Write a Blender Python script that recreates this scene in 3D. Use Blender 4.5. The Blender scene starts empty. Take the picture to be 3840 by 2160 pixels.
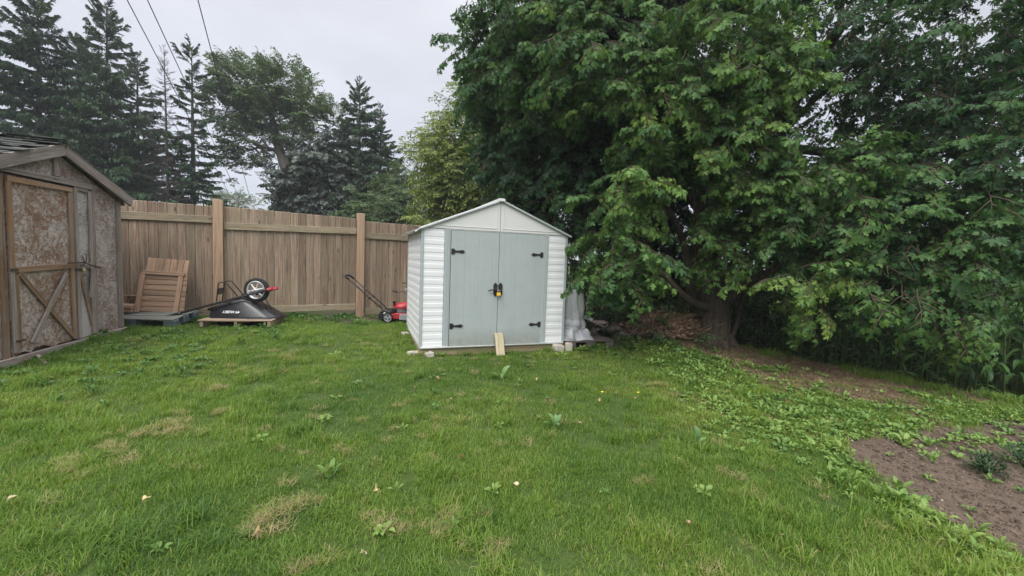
import bpy, bmesh, math, random
import numpy as np
from mathutils import Matrix, Vector

random.seed(11)
RNG = np.random.default_rng(11)
scene = bpy.context.scene
C = scene.collection

# ------------------------------------------------------------------ camera
PITCH, ROLL, EYE = math.radians(3.82), math.radians(2.02), 1.5
F_ = np.array([0, math.cos(PITCH), -math.sin(PITCH)])
R0 = np.array([1.0, 0, 0]); U0 = np.array([0, math.sin(PITCH), math.cos(PITCH)])
R_ = math.cos(ROLL) * R0 + math.sin(ROLL) * U0
U_ = -math.sin(ROLL) * R0 + math.cos(ROLL) * U0
cam = bpy.data.cameras.new('camera'); camo = bpy.data.objects.new('camera', cam); C.objects.link(camo)
m = Matrix.Identity(4)
for i in range(3):
    m[i][0], m[i][1], m[i][2] = R_[i], U_[i], -F_[i]
m[2][3] = EYE
camo.matrix_world = m
cam.sensor_width = 36; cam.lens = 36 * 1552 / 3840; cam.clip_end = 3000; cam.clip_start = 0.05
scene.camera = camo

def at(px, py, Y):
    """a point of the place, from its position in the photograph (2576 wide) and its distance in front of the camera"""
    k = 3840 / 2576
    d = F_ + (px * k - 1920) / 1552 * R_ - (py * k - 1080) / 1552 * U_
    d = d / d[1]
    return np.array([0, 0, EYE]) + d * Y

# ------------------------------------------------------------------ sky, sun, exposure
SUN_EL, SUN_AZ = math.radians(52), math.radians(200)      # azimuth clockwise from +Y: behind the camera, a little left
w = bpy.data.worlds.new('World'); scene.world = w; w.use_nodes = True
nt = w.node_tree; nt.nodes.clear()
def N(nt, t, **kw):
    n = nt.nodes.new(t)
    for k, v in kw.items():
        setattr(n, k, v)
    return n
def L(nt, a, b):
    nt.links.new(a, b)
out = N(nt, 'ShaderNodeOutputWorld'); bg = N(nt, 'ShaderNodeBackground'); L(nt, bg.outputs[0], out.inputs[0])
sky = N(nt, 'ShaderNodeTexSky', sky_type='NISHITA'); sky.sun_disc = False
sky.sun_elevation = SUN_EL; sky.sun_rotation = SUN_AZ
tc = N(nt, 'ShaderNodeTexCoord')
sep = N(nt, 'ShaderNodeSeparateXYZ'); L(nt, tc.outputs['Generated'], sep.inputs[0])
ramp = N(nt, 'ShaderNodeValToRGB')                          # overcast: the zenith is about twice as bright as the horizon
cr = ramp.color_ramp
cr.elements[0].position = 0.0; cr.elements[0].color = (0.245, 0.262, 0.292, 1)
cr.elements[1].position = 1.0; cr.elements[1].color = (1.28, 1.29, 1.33, 1)
e = cr.elements.new(0.22); e.color = (0.275, 0.283, 0.315, 1)
e = cr.elements.new(0.5); e.color = (0.345, 0.35, 0.373, 1)
L(nt, sep.outputs[2], ramp.inputs[0])
noi = N(nt, 'ShaderNodeTexNoise'); noi.inputs['Scale'].default_value = 1.7; noi.inputs['Detail'].default_value = 4
mp = N(nt, 'ShaderNodeMapping'); mp.inputs['Scale'].default_value = (1, 1, 2.6); mp.inputs['Location'].default_value = (0.3, 0.2, 0)
L(nt, tc.outputs['Generated'], mp.inputs[0]); L(nt, mp.outputs[0], noi.inputs['Vector'])
mr = N(nt, 'ShaderNodeMapRange'); mr.inputs['From Min'].default_value = .3; mr.inputs['From Max'].default_value = .7
mr.inputs['To Min'].default_value = .86 * 10; mr.inputs['To Max'].default_value = 1.14 * 10
L(nt, noi.outputs['Fac'], mr.inputs[0])
mul = N(nt, 'ShaderNodeVectorMath', operation='SCALE'); L(nt, ramp.outputs[0], mul.inputs[0]); L(nt, mr.outputs[0], mul.inputs['Scale'])
mix = N(nt, 'ShaderNodeMix', data_type='RGBA'); mix.inputs['Factor'].default_value = 0.93
L(nt, sky.outputs[0], mix.inputs[6]); L(nt, mul.outputs[0], mix.inputs[7])
L(nt, mix.outputs[2], bg.inputs[0]); bg.inputs[1].default_value = 0.1

sun = bpy.data.lights.new('sun', 'SUN'); suno = bpy.data.objects.new('sun', sun); C.objects.link(suno)
sun.energy = 1.5; sun.angle = math.radians(50); sun.color = (1.0, 0.97, 0.92)
sd = Vector((math.sin(SUN_AZ) * math.cos(SUN_EL), math.cos(SUN_AZ) * math.cos(SUN_EL), math.sin(SUN_EL)))
suno.rotation_euler = sd.to_track_quat('Z', 'Y').to_euler()
scene.view_settings.view_transform = 'Standard'; scene.view_settings.look = 'None'
scene.view_settings.exposure = 1.33; scene.view_settings.gamma = 1; scene.view_settings.use_curve_mapping = False
scene.cycles.max_bounces = 8; scene.cycles.diffuse_bounces = 4; scene.cycles.transparent_max_bounces = 8
scene.cycles.use_denoising = True
scene.cycles.denoiser = 'OPENIMAGEDENOISE'; scene.cycles.denoising_input_passes = 'RGB_ALBEDO_NORMAL'; scene.cycles.denoising_prefilter = 'ACCURATE'

# ------------------------------------------------------------------ helpers
def tag(o, label=None, cat=None, group=None, kind=None):
    if label: o['label'] = label
    if cat: o['category'] = cat
    if group: o['group'] = group
    if kind: o['kind'] = kind
    return o

def empty(name, loc=(0, 0, 0), rotz=0, label=None, cat=None, group=None):
    o = bpy.data.objects.new(name, None); C.objects.link(o)
    o.location = loc; o.rotation_euler = (0, 0, rotz); o.empty_display_size = .1
    return tag(o, label, cat, group)

def link(name, me, parent=None, mat=None, loc=None, rot=None):
    o = bpy.data.objects.new(name, me); C.objects.link(o)
    if parent is not None: o.parent = parent
    if mat is not None and len(me.materials) == 0: me.materials.append(mat)
    if loc is not None: o.location = loc
    if rot is not None: o.rotation_euler = rot
    return o

def mesh(name, V, Fs, mat=None, mats=None, mi=None, smooth=False):
    me = bpy.data.meshes.new(name)
    V = np.asarray(V, dtype=float)
    me.from_pydata(V.tolist(), [], [list(map(int, f)) for f in Fs])
    if mats:
        for x in mats: me.materials.append(x)
    elif mat is not None: me.materials.append(mat)
    if mi is not None: me.polygons.foreach_set('material_index', np.asarray(mi, dtype=np.int32))
    if smooth: me.polygons.foreach_set('use_smooth', np.ones(len(me.polygons), dtype=bool))
    me.update()
    return me

def bm_mesh(name, bm, mat=None, smooth=False):
    me = bpy.data.meshes.new(name); bm.normal_update(); bm.to_mesh(me); bm.free()
    if mat is not None:
        for x in (mat if isinstance(mat, (list, tuple)) else [mat]): me.materials.append(x)
    if smooth: me.polygons.foreach_set('use_smooth', np.ones(len(me.polygons), dtype=bool))
    return me

def box_bm(bm, c, s, rot=None, bev=0.0, jit=0.0):
    r = bmesh.ops.create_cube(bm, size=1.0)
    vs = r['verts']
    for v in vs:
        v.co = Vector((v.co.x * s[0] + random.uniform(-jit, jit), v.co.y * s[1] + random.uniform(-jit, jit), v.co.z * s[2] + random.uniform(-jit, jit)))
    if bev > 0:
        es = list({e for v in vs for e in v.link_edges})
        rr = bmesh.ops.bevel(bm, geom=es, offset=bev, segments=1, affect='EDGES', clamp_overlap=True)
        vs = list({v for f in rr['faces'] for v in f.verts} | {v for v in vs if v.is_valid})
    M = Matrix.Translation(c) @ (rot.to_4x4() if rot is not None else Matrix.Identity(4))
    for v in vs: v.co = M @ v.co
    return vs

def box(name, parent, c, s, mat, bev=0.003, rot=None, jit=0.0):
    """one box part; its origin sits at its own centre"""
    bm = bmesh.new(); box_bm(bm, (0, 0, 0), s, None, bev, jit)
    o = link(name, bm_mesh(name, bm, mat), parent)
    M = Matrix.Translation(c) @ (rot.to_4x4() if rot is not None else Matrix.Identity(4))
    o.matrix_local = M
    return o

def bar(name, parent, p0, p1, wdt, thk, mat, up=(0, 0, 1), bev=0.003, jit=0.0, segs=0, warp=0.0):
    """a board from p0 to p1 (local to its parent): long axis on local Z, width across, thickness along `up`"""
    p0, p1, up = Vector(p0), Vector(p1), Vector(up)
    z = (p1 - p0); ln = z.length; z.normalize()
    y = (up - z * up.dot(z)).normalized(); x = y.cross(z)
    bm = bmesh.new(); box_bm(bm, (0, 0, 0), (wdt, thk, ln), None, bev, jit)
    if segs:
        for k in range(1, segs):
            zz = -ln / 2 + ln * k / segs
            bmesh.ops.bisect_plane(bm, geom=bm.verts[:] + bm.edges[:] + bm.faces[:], plane_co=(0, 0, zz), plane_no=(0, 0, 1))
        a, b, p, q = random.uniform(-warp, warp), random.uniform(-warp, warp), random.uniform(0, 6), random.uniform(0, 6)
        for v in bm.verts:
            t = v.co.z / ln
            v.co.x += a * math.sin(2.6 * t + p) + a * .4 * math.sin(9 * t + q)
            v.co.y += b * math.sin(3 * t + q)
    o = link(name, bm_mesh(name, bm, mat), parent)
    M = Matrix((x, y, z)).transposed().to_4x4(); M.translation = (p0 + p1) / 2
    o.matrix_local = M
    return o

def tube_arrays(pts, rad, seg=8, cap=True, jit=0.0, flare=None):
    pts = [np.asarray(p, float) for p in pts]
    n = len(pts); V = []; Fs = []
    rad = [rad] * n if np.isscalar(rad) else rad
    prev = None
    for i in range(n):
        t = pts[min(i + 1, n - 1)] - pts[max(i - 1, 0)]; t = t / (np.linalg.norm(t) + 1e-9)
        if prev is None:
            a = np.array([1., 0, 0]) if abs(t[0]) < .8 else np.array([0, 1., 0])
        else: a = prev
        a = a - t * a.dot(t); a /= np.linalg.norm(a) + 1e-9; b = np.cross(t, a); prev = a
        for k in range(seg):
            an = 2 * math.pi * k / seg
            r = rad[i] * (1 + random.uniform(-jit, jit))
            V.append(pts[i] + r * (math.cos(an) * a + math.sin(an) * b))
    for i in range(n - 1):
        for k in range(seg):
            k2 = (k + 1) % seg
            Fs.append((i * seg + k, i * seg + k2, (i + 1) * seg + k2, (i + 1) * seg + k))
    if cap:
        Fs.append(tuple(range(seg - 1, -1, -1))); Fs.append(tuple((n - 1) * seg + k for k in range(seg)))
    return V, Fs

def smooth_path(pts, n=4):
    """Catmull-Rom through the points"""
    P = [np.asarray(p, float) for p in pts]; P = [2 * P[0] - P[1]] + P + [2 * P[-1] - P[-2]]
    o = []
    for i in range(1, len(P) - 2):
        for k in range(n):
            t = k / n
            o.append(.5 * (2 * P[i] + (P[i + 1] - P[i - 1]) * t + (2 * P[i - 1] - 5 * P[i] + 4 * P[i + 1] - P[i + 2]) * t * t
                           + (3 * P[i] - P[i - 1] - 3 * P[i + 1] + P[i + 2]) * t ** 3))
    o.append(P[-2]); return o

class MB:
    """collects arrays into one mesh"""
    def __init__(s): s.V = []; s.F = []; s.mi = []
    def add(s, V, Fs, mi=0):
        b = len(s.V); s.V.extend([tuple(v) for v in V]); s.F.extend([tuple(i + b for i in f) for f in Fs]); s.mi.extend([mi] * len(Fs)); return s
    def tube(s, pts, rad, seg=8, mi=0, cap=True, jit=0.0):
        return s.add(*tube_arrays(pts, rad, seg, cap, jit), mi)
    def build(s, name, mat, parent=None, smooth=False):
        mats = mat if isinstance(mat, (list, tuple)) else [mat]
        return link(name, mesh(name, s.V, s.F, mats=mats, mi=s.mi, smooth=smooth), parent)

def tube(name, parent, pts, rad, mat, seg=10, smooth=True):
    V, Fs = tube_arrays(pts, rad, seg)
    return link(name, mesh(name, V, Fs, mat, smooth=smooth), parent)

def copy_tree(o, parent=None):
    c = o.copy(); C.objects.link(c)
    if parent is not None: c.parent = parent
    for ch in list(o.children): copy_tree(ch, c)
    return c

def prism(name, parent, outline, y0, y1, mat, bev=0.0):
    """outline in the local XZ plane pushed from y0 to y1"""
    n = len(outline)
    V = [(x, y0, z) for x, z in outline] + [(x, y1, z) for x, z in outline]
    Fs = [tuple(range(n - 1, -1, -1)), tuple(range(n, 2 * n))] + [(i, (i + 1) % n, n + (i + 1) % n, n + i) for i in range(n)]
    me = mesh(name, V, Fs, mat)
    bm = bmesh.new(); bm.from_mesh(me); bmesh.ops.recalc_face_normals(bm, faces=bm.faces)
    if bev: bmesh.ops.bevel(bm, geom=bm.edges[:], offset=bev, segments=1, affect='EDGES', clamp_overlap=True)
    bm.to_mesh(me); bm.free()
    return link(name, me, parent)

def lathe(mb, prof, c, axis='Z', seg=24, mi=0):
    """profile of (radius, height) pairs turned round an axis"""
    V = []; Fs = []; n = len(prof)
    for k in range(seg):
        a = 2 * math.pi * k / seg
        for r, h in prof:
            p = (r * math.cos(a), r * math.sin(a), h)
            if axis == 'Y': p = (p[0], p[2], p[1])
            if axis == 'X': p = (p[2], p[0], p[1])
            V.append((p[0] + c[0], p[1] + c[1], p[2] + c[2]))
    for k in range(seg):
        k2 = (k + 1) % seg
        for i in range(n - 1):
            Fs.append((k * n + i, k2 * n + i, k2 * n + i + 1, k * n + i + 1))
    mb.add(V, Fs, mi)

# ------------------------------------------------------------------ materials
def newmat(name):
    m = bpy.data.materials.new(name); m.use_nodes = True
    nt = m.node_tree; b = nt.nodes['Principled BSDF']
    return m, nt, b

def noise(nt, vec, scale, detail=3, rough=.55, dist=0.0):
    n = N(nt, 'ShaderNodeTexNoise'); n.inputs['Scale'].default_value = scale; n.inputs['Detail'].default_value = detail
    n.inputs['Roughness'].default_value = rough; n.inputs['Distortion'].default_value = dist
    if vec is not None: L(nt, vec, n.inputs['Vector'])
    return n
def rampn(nt, fac, stops):
    r = N(nt, 'ShaderNodeValToRGB'); el = r.color_ramp.elements
    while len(el) < len(stops): el.new(.5)
    for q, (p, c) in zip(el, stops):
        q.position = p; q.color = (*c, 1) if len(c) == 3 else c
    if fac is not None: L(nt, fac, r.inputs[0])
    return r
def mixc(nt, fac, a, b, mode='MIX'):
    x = N(nt, 'ShaderNodeMix', data_type='RGBA', blend_type=mode)
    for s, v in ((0, fac), (6, a), (7, b)):
        if isinstance(v, (int, float)): x.inputs[s].default_value = v
        elif isinstance(v, (tuple, list)): x.inputs[s].default_value = (*v, 1) if len(v) == 3 else v
        else: L(nt, v, x.inputs[s])
    return x.outputs[2]
def bump(nt, h, b, strength=.4, dist=.01):
    n = N(nt, 'ShaderNodeBump'); n.inputs['Strength'].default_value = strength; n.inputs['Distance'].default_value = dist
    L(nt, h, n.inputs['Height']); L(nt, n.outputs[0], b.inputs['Normal']); return n
def objvec(nt, scale=(1, 1, 1), rnd=True):
    """object coordinates, shifted for each object so that alike pieces do not look alike"""
    t = N(nt, 'ShaderNodeTexCoord'); mp = N(nt, 'ShaderNodeMapping'); mp.inputs['Scale'].default_value = scale
    if rnd:
        oi = N(nt, 'ShaderNodeObjectInfo'); sc = N(nt, 'ShaderNodeVectorMath', operation='MULTIPLY_ADD')
        cb = N(nt, 'ShaderNodeCombineXYZ')
        for k in range(3): L(nt, oi.outputs['Random'], cb.inputs[k])
        L(nt, cb.outputs[0], sc.inputs[0]); sc.inputs[1].default_value = (37.1, 53.3, 71.7); L(nt, t.outputs['Object'], sc.inputs[2])
        L(nt, sc.outputs[0], mp.inputs[0])
    else: L(nt, t.outputs['Object'], mp.inputs[0])
    return mp.outputs[0]
def objrand(nt, lo, hi):
    oi = N(nt, 'ShaderNodeObjectInfo'); m = N(nt, 'ShaderNodeMapRange'); m.inputs['To Min'].default_value = lo; m.inputs['To Max'].default_value = hi
    L(nt, oi.outputs['Random'], m.inputs[0]); return m.outputs[0]

def wood(name, dark, mid, light, patch=None, patch_amt=.5, rough=.85, var=(.8, 1.15), grain=1.0, bumpd=.006, white=None):
    """weathered wood; the grain runs along local Z"""
    m, nt, b = newmat(name)
    v = objvec(nt, (38 * grain, 38 * grain, 1.6 * grain))
    n1 = noise(nt, v, 1.0, 5, .65, .6)
    r = rampn(nt, n1.outputs['Fac'], [(.28, dark), (.5, mid), (.74, light)])
    col = r.outputs[0]
    v2 = objvec(nt, (5, 5, 1.3))
    n2 = noise(nt, v2, 1.0, 4, .6)
    if patch:
        f = N(nt, 'ShaderNodeMapRange'); f.inputs['From Min'].default_value = .42; f.inputs['From Max'].default_value = .68; f.inputs['To Max'].default_value = patch_amt
        L(nt, n2.outputs['Fac'], f.inputs[0]); col = mixc(nt, f.outputs[0], col, patch)
    if white:
        v3 = objvec(nt, (60, 60, 7)); n3 = noise(nt, v3, 1.0, 4, .7)
        f = N(nt, 'ShaderNodeMapRange'); f.inputs['From Min'].default_value = .56; f.inputs['From Max'].default_value = .72; f.inputs['To Max'].default_value = white[1]
        L(nt, n3.outputs['Fac'], f.inputs[0]); col = mixc(nt, f.outputs[0], col, white[0])
    vv = N(nt, 'ShaderNodeVectorMath', operation='SCALE'); L(nt, col, vv.inputs[0]); L(nt, objrand(nt, *var), vv.inputs['Scale'])
    # knots
    vk = objvec(nt, (6, 6, 2.2)); vo = N(nt, 'ShaderNodeTexVoronoi'); vo.inputs['Scale'].default_value = 1.0; L(nt, vk, vo.inputs['Vector'])
    kf = rampn(nt, vo.outputs['Distance'], [(.05, (1, 1, 1)), (.13, (0, 0, 0))])
    k2 = N(nt, 'ShaderNodeMath', operation='MULTIPLY'); L(nt, kf.outputs[0], k2.inputs[0]); k2.inputs[1].default_value = .75
    col = mixc(nt, k2.outputs[0], vv.outputs[0], tuple(x * .55 for x in dark))
    L(nt, col, b.inputs['Base Color']); b.inputs['Roughness'].default_value = rough
    b.inputs['Specular IOR Level'].default_value = .25
    bump(nt, n1.outputs['Fac'], b, .5, bumpd)
    return m

def flat(name, col, rough=.6, metal=0.0, var=.12, scale=6, bumpd=0.0, spec=.4, dirt=None):
    """paint, metal, plastic or rubber with slight unevenness and dirt"""
    m, nt, b = newmat(name)
    v = objvec(nt)
    n = noise(nt, v, scale, 4, .6)
    c = mixc(nt, n.outputs['Fac'], tuple(x * (1 - var) for x in col), tuple(min(1, x * (1 + var)) for x in col))
    if dirt:
        n2 = noise(nt, v, scale * 3.7, 5, .7); f = N(nt, 'ShaderNodeMapRange')
        f.inputs['From Min'].default_value = .5; f.inputs['From Max'].default_value = .75; f.inputs['To Max'].default_value = dirt[1]
        L(nt, n2.outputs['Fac'], f.inputs[0]); c = mixc(nt, f.outputs[0], c, dirt[0])
    L(nt, c, b.inputs['Base Color']); b.inputs['Roughness'].default_value = rough; b.inputs['Metallic'].default_value = metal
    b.inputs['Specular IOR Level'].default_value = spec
    if bumpd:
        n3 = noise(nt, v, scale * 12, 3); bump(nt, n3.outputs['Fac'], b, .5, bumpd)
    return m

def leafmat(name, stops, transl=.3, rough=.5, vein=True, spec=.35, rnd=.25, inst=True):
    """leaf colour from the tint each clump carries, with a little spread of its own"""
    m, nt, b = newmat(name)
    if inst:
        a = N(nt, 'ShaderNodeAttribute', attribute_type='INSTANCER', attribute_name='tint'); tint = a.outputs['Fac']
        q = N(nt, 'ShaderNodeAttribute', attribute_type='GEOMETRY', attribute_name='lt')
        ad = N(nt, 'ShaderNodeMath', operation='MULTIPLY_ADD'); L(nt, q.outputs['Fac'], ad.inputs[0]); ad.inputs[1].default_value = rnd; L(nt, tint, ad.inputs[2])
        tint = ad.outputs[0]
    else:
        oi = N(nt, 'ShaderNodeObjectInfo'); tint = oi.outputs['Random']
    r = rampn(nt, tint, stops)
    L(nt, r.outputs[0], b.inputs['Base Color']); b.inputs['Roughness'].default_value = rough; b.inputs['Specular IOR Level'].default_value = spec
    tr = N(nt, 'ShaderNodeBsdfTranslucent'); c2 = mixc(nt, 1.0, r.outputs[0], (1.1, 1.15, .6), 'MULTIPLY'); L(nt, c2, tr.inputs[0])
    mx = N(nt, 'ShaderNodeMixShader'); mx.inputs[0].default_value = transl
    o = nt.nodes['Material Output']
    L(nt, b.outputs[0], mx.inputs[1]); L(nt, tr.outputs[0], mx.inputs[2]); L(nt, mx.outputs[0], o.inputs[0])
    return m

# ------------------------------------------------------------------ scattering (foliage and ground cover only)
def proto(name, V, Fs, mat, lt=None, mats=None, mi=None):
    me = mesh(name, V, Fs, mat, mats=mats, mi=mi)
    if lt is not None:
        a = me.attributes.new('lt', 'FLOAT', 'FACE'); a.data.foreach_set('value', np.asarray(lt, dtype=np.float32))
    return bpy.data.objects.new(name, me)

def protoset(name, objs):
    c = bpy.data.collections.new(name)
    for k, o in enumerate(objs):
        o.name = '%s_%02d' % (name, k); c.objects.link(o)
    return c

_ng = {}
def scatter(name, coll, P, E, S, idx, tint, parent=None):
    """one object: clumps from `coll` at points P with euler E, scale S"""
    n = len(P)
    me = bpy.data.meshes.new(name); me.vertices.add(n)
    me.vertices.foreach_set('co', np.asarray(P, dtype=np.float32).ravel())
    def att(nm, ty, v, key):
        a = me.attributes.new(nm, ty, 'POINT'); a.data.foreach_set(key, np.ascontiguousarray(v).ravel())
    att('rot', 'FLOAT_VECTOR', np.asarray(E, dtype=np.float32), 'vector')
    S = np.asarray(S, dtype=np.float32)
    if S.ndim == 1: S = np.repeat(S[:, None], 3, 1)
    att('scl', 'FLOAT_VECTOR', S, 'vector')
    att('idx', 'INT', np.asarray(idx, dtype=np.int32), 'value')
    att('tint', 'FLOAT', np.asarray(tint, dtype=np.float32), 'value')
    o = bpy.data.objects.new(name, me); C.objects.link(o)
    if parent is not None: o.parent = parent
    if coll.name not in _ng:
        g = bpy.data.node_groups.new('clumps_' + coll.name, 'GeometryNodeTree')
        g.interface.new_socket('Geometry', in_out='INPUT', socket_type='NodeSocketGeometry')
        g.interface.new_socket('Geometry', in_out='OUTPUT', socket_type='NodeSocketGeometry')
        gi = N(g, 'NodeGroupInput'); go = N(g, 'NodeGroupOutput')
        ci = N(g, 'GeometryNodeCollectionInfo'); ci.inputs['Collection'].default_value = coll
        ci.inputs['Separate Children'].default_value = True; ci.inputs['Reset Children'].default_value = True
        mp = N(g, 'GeometryNodeMeshToPoints')
        ip = N(g, 'GeometryNodeInstanceOnPoints'); ip.inputs['Pick Instance'].default_value = True
        def na(nm, ty):
            x = N(g, 'GeometryNodeInputNamedAttribute', data_type=ty); x.inputs['Name'].default_value = nm; return x.outputs['Attribute']
        L(g, gi.outputs[0], mp.inputs['Mesh']); L(g, mp.outputs[0], ip.inputs['Points']); L(g, ci.outputs[0], ip.inputs['Instance'])
        L(g, na('idx', 'INT'), ip.inputs['Instance Index']); L(g, na('rot', 'FLOAT_VECTOR'), ip.inputs['Rotation']); L(g, na('scl', 'FLOAT_VECTOR'), ip.inputs['Scale'])
        L(g, ip.outputs[0], go.inputs[0])
        _ng[coll.name] = g
    md = o.modifiers.new('clumps', 'NODES'); md.node_group = _ng[coll.name]
    o['kind'] = 'stuff'
    return o

def eulers(X, Z):
    """XYZ eulers of frames whose x axis is X and whose z axis is nearest Z (arrays n x 3)"""
    X = X / np.linalg.norm(X, axis=1, keepdims=True)
    Z = Z - X * (X * Z).sum(1, keepdims=True); Z = Z / (np.linalg.norm(Z, axis=1, keepdims=True) + 1e-9)
    Y = np.cross(Z, X)
    e = np.empty_like(X)
    e[:, 1] = -np.arcsin(np.clip(X[:, 2], -1, 1)); e[:, 0] = np.arctan2(Y[:, 2], Z[:, 2]); e[:, 2] = np.arctan2(X[:, 1], X[:, 0])
    return e

def vnoise(x, y, s, seed=0):
    """smooth value noise on the plane, 0..1"""
    r = np.random.default_rng(seed); T = r.random((64, 64))
    x = np.asarray(x) / s + 17.3; y = np.asarray(y) / s + 9.7
    i = np.floor(x).astype(int); j = np.floor(y).astype(int); u = x - i; v = y - j
    u = u * u * (3 - 2 * u); v = v * v * (3 - 2 * v)
    g = lambda a, b: T[a % 64, b % 64]
    return (g(i, j) * (1 - u) + g(i + 1, j) * u) * (1 - v) + (g(i, j + 1) * (1 - u) + g(i + 1, j + 1) * u) * v

def inpoly(x, y, poly):
    x = np.asarray(x); y = np.asarray(y); c = np.zeros(x.shape, bool); n = len(poly)
    for i in range(n):
        (x0, y0), (x1, y1) = poly[i], poly[(i + 1) % n]
        cond = ((y0 > y) != (y1 > y)) & (x < (x1 - x0) * (y - y0) / (y1 - y0 + 1e-12) + x0)
        c ^= cond
    return c
def polydist(x, y, line):
    """distance to a polyline"""
    d = np.full(np.shape(x), 1e9)
    for (x0, y0), (x1, y1) in zip(line[:-1], line[1:]):
        vx, vy = x1 - x0, y1 - y0; t = np.clip(((x - x0) * vx + (y - y0) * vy) / (vx * vx + vy * vy), 0, 1)
        d = np.minimum(d, np.hypot(x - x0 - t * vx, y - y0 - t * vy))
    return d
def sstep(a, b, x):
    t = np.clip((x - a) / (b - a), 0, 1); return t * t * (3 - 2 * t)
# ------------------------------------------------------------------ the lie of the land
_ctrl = np.array([(-5.876, 6.2, .27), (-5.36, 4.3, .15), (-5.2, 7.45, .28), (-3.2, 8.7, .205), (-2.39, 8.0, .2), (-4.05, 6.9, .25),
    (-5.0, 6.6, .24), (-1.3, 6.05, .045), (-.2, 6.4, .02), (.91, 6.9, -.012), (1.05, 7.0, .03), (1.8, 7.3, .05), (0, 2, -.05), (-3, 3, .05), (-6, 2, .12),
    (3, 3.5, -.07), (3.8, 7.2, .06), (4.75, 6.7, .0), (5.4, 5.9, -.03), (6.3, 4.9, -.04), (8, 3, -.08), (2, 5, -.04), (0, 4, -.02),
    (-8, 8, .3), (-2, 10, .22), (2, 9, .06), (-6, 10, .28), (3, 1, -.08), (-3, 0, .02), (0, 11, .12), (3, 10, .0)])
CREST = [(2.2, 11.0), (3.0, 9.0), (4.1, 7.75), (4.8, 6.85), (5.4, 6.0), (5.9, 5.4), (6.4, 4.9), (7.5, 4.0), (10, 2.5), (14, 0)]
_side = CREST + [(40, -5), (60, 60), (2.2, 60)]
def height(x, y):
    x = np.asarray(x, float); y = np.asarray(y, float)
    num = np.zeros(x.shape); den = np.full(x.shape, 1e-12)
    xx = np.clip(x, -9, 9); yy = np.clip(y, -2, 12)
    for cx, cy, cz in _ctrl:
        g = np.exp(-((xx - cx) ** 2 + (yy - cy) ** 2) / (2 * .85 ** 2)) + 1e-5 * np.exp(-((xx - cx) ** 2 + (yy - cy) ** 2) / (2 * 3.0 ** 2))
        num += g * cz; den += g
    z = num / den
    d = polydist(x, y, CREST)
    beyond = inpoly(x, y, _side)
    z = z + np.where(beyond, -(.6 + z) * sstep(.0, 1.2, d), 0)
    near = (np.abs(x) < 10) & (y < 12)
    z = z + np.where(near, (vnoise(x, y, .9, 1) - .5) * .035 + (vnoise(x, y, .3, 2) - .5) * .012, 0)
    z = z + .20 * np.exp(-((x - 3.05) ** 2 / .5 + (y - 7.9) ** 2 / .3))          # mound of old clippings
    bed = inpoly(x, y, BED)
    z = z + np.where(bed, (vnoise(x, y, .45, 3) - .5) * .035 - .02, 0)
    return z
BED = [(2.95, 3.62), (3.5, 3.9), (4.6, 4.25), (6.0, 4.62), (9, 5.0), (9, .6), (3.5, 1.4), (3.05, 2.05), (2.88, 2.55), (2.8, 3.0)]
FENCE0 = np.array([-5.288, 7.45]); FU = np.array([math.cos(math.radians(31)), math.sin(math.radians(31))])
def h1(x, y): return float(height(np.array([x]), np.array([y]))[0])

WS_O = np.array([-1.345, 6.08]); WS_A = math.radians(20.25); WU = np.array([math.cos(WS_A), math.sin(WS_A)]); WV = np.array([-WU[1], WU[0]])
LS_O = np.array([-5.876, 6.2]); LW = np.array([math.sin(math.radians(15)), -math.cos(math.radians(15))]); LN = np.array([math.cos(math.radians(15)), math.sin(math.radians(15))])
def quad(o, u, v, u0, u1, v0, v1): return [tuple(o + u * a + v * b) for a, b in ((u0, v0), (u1, v0), (u1, v1), (u0, v1))]
WSHED = quad(WS_O, WU, WV, -.02, 2.4, -.0, 1.8)
LSHED = quad(LS_O, LW, LN, -.02, 2.35, -2.4, .02)
def fence_s(x, y): return (np.asarray(x) - FENCE0[0]) * FU[0] + (np.asarray(y) - FENCE0[1]) * FU[1]
def fence_d(x, y): return (np.asarray(x) - FENCE0[0]) * FU[1] - (np.asarray(y) - FENCE0[1]) * FU[0]      # > 0 on the lawn's side

def m_thatch(x, y):
    d = polydist(x, y, CREST); wdt = .34 + 1.35 * sstep(5.7, 4.3, x) * sstep(2.6, 3.6, x)
    return sstep(1.3, .75, d / np.maximum(wdt, .01) + (vnoise(x, y, .35, 21) - .5) * .8) * (x > 1.8)
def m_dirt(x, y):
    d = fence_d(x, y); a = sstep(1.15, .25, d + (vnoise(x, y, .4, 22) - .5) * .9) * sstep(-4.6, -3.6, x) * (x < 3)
    # bare dirt under the tree and behind the shed
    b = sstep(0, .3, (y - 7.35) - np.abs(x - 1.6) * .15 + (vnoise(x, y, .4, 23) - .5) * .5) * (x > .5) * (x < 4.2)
    return np.maximum(a, b)

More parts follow.
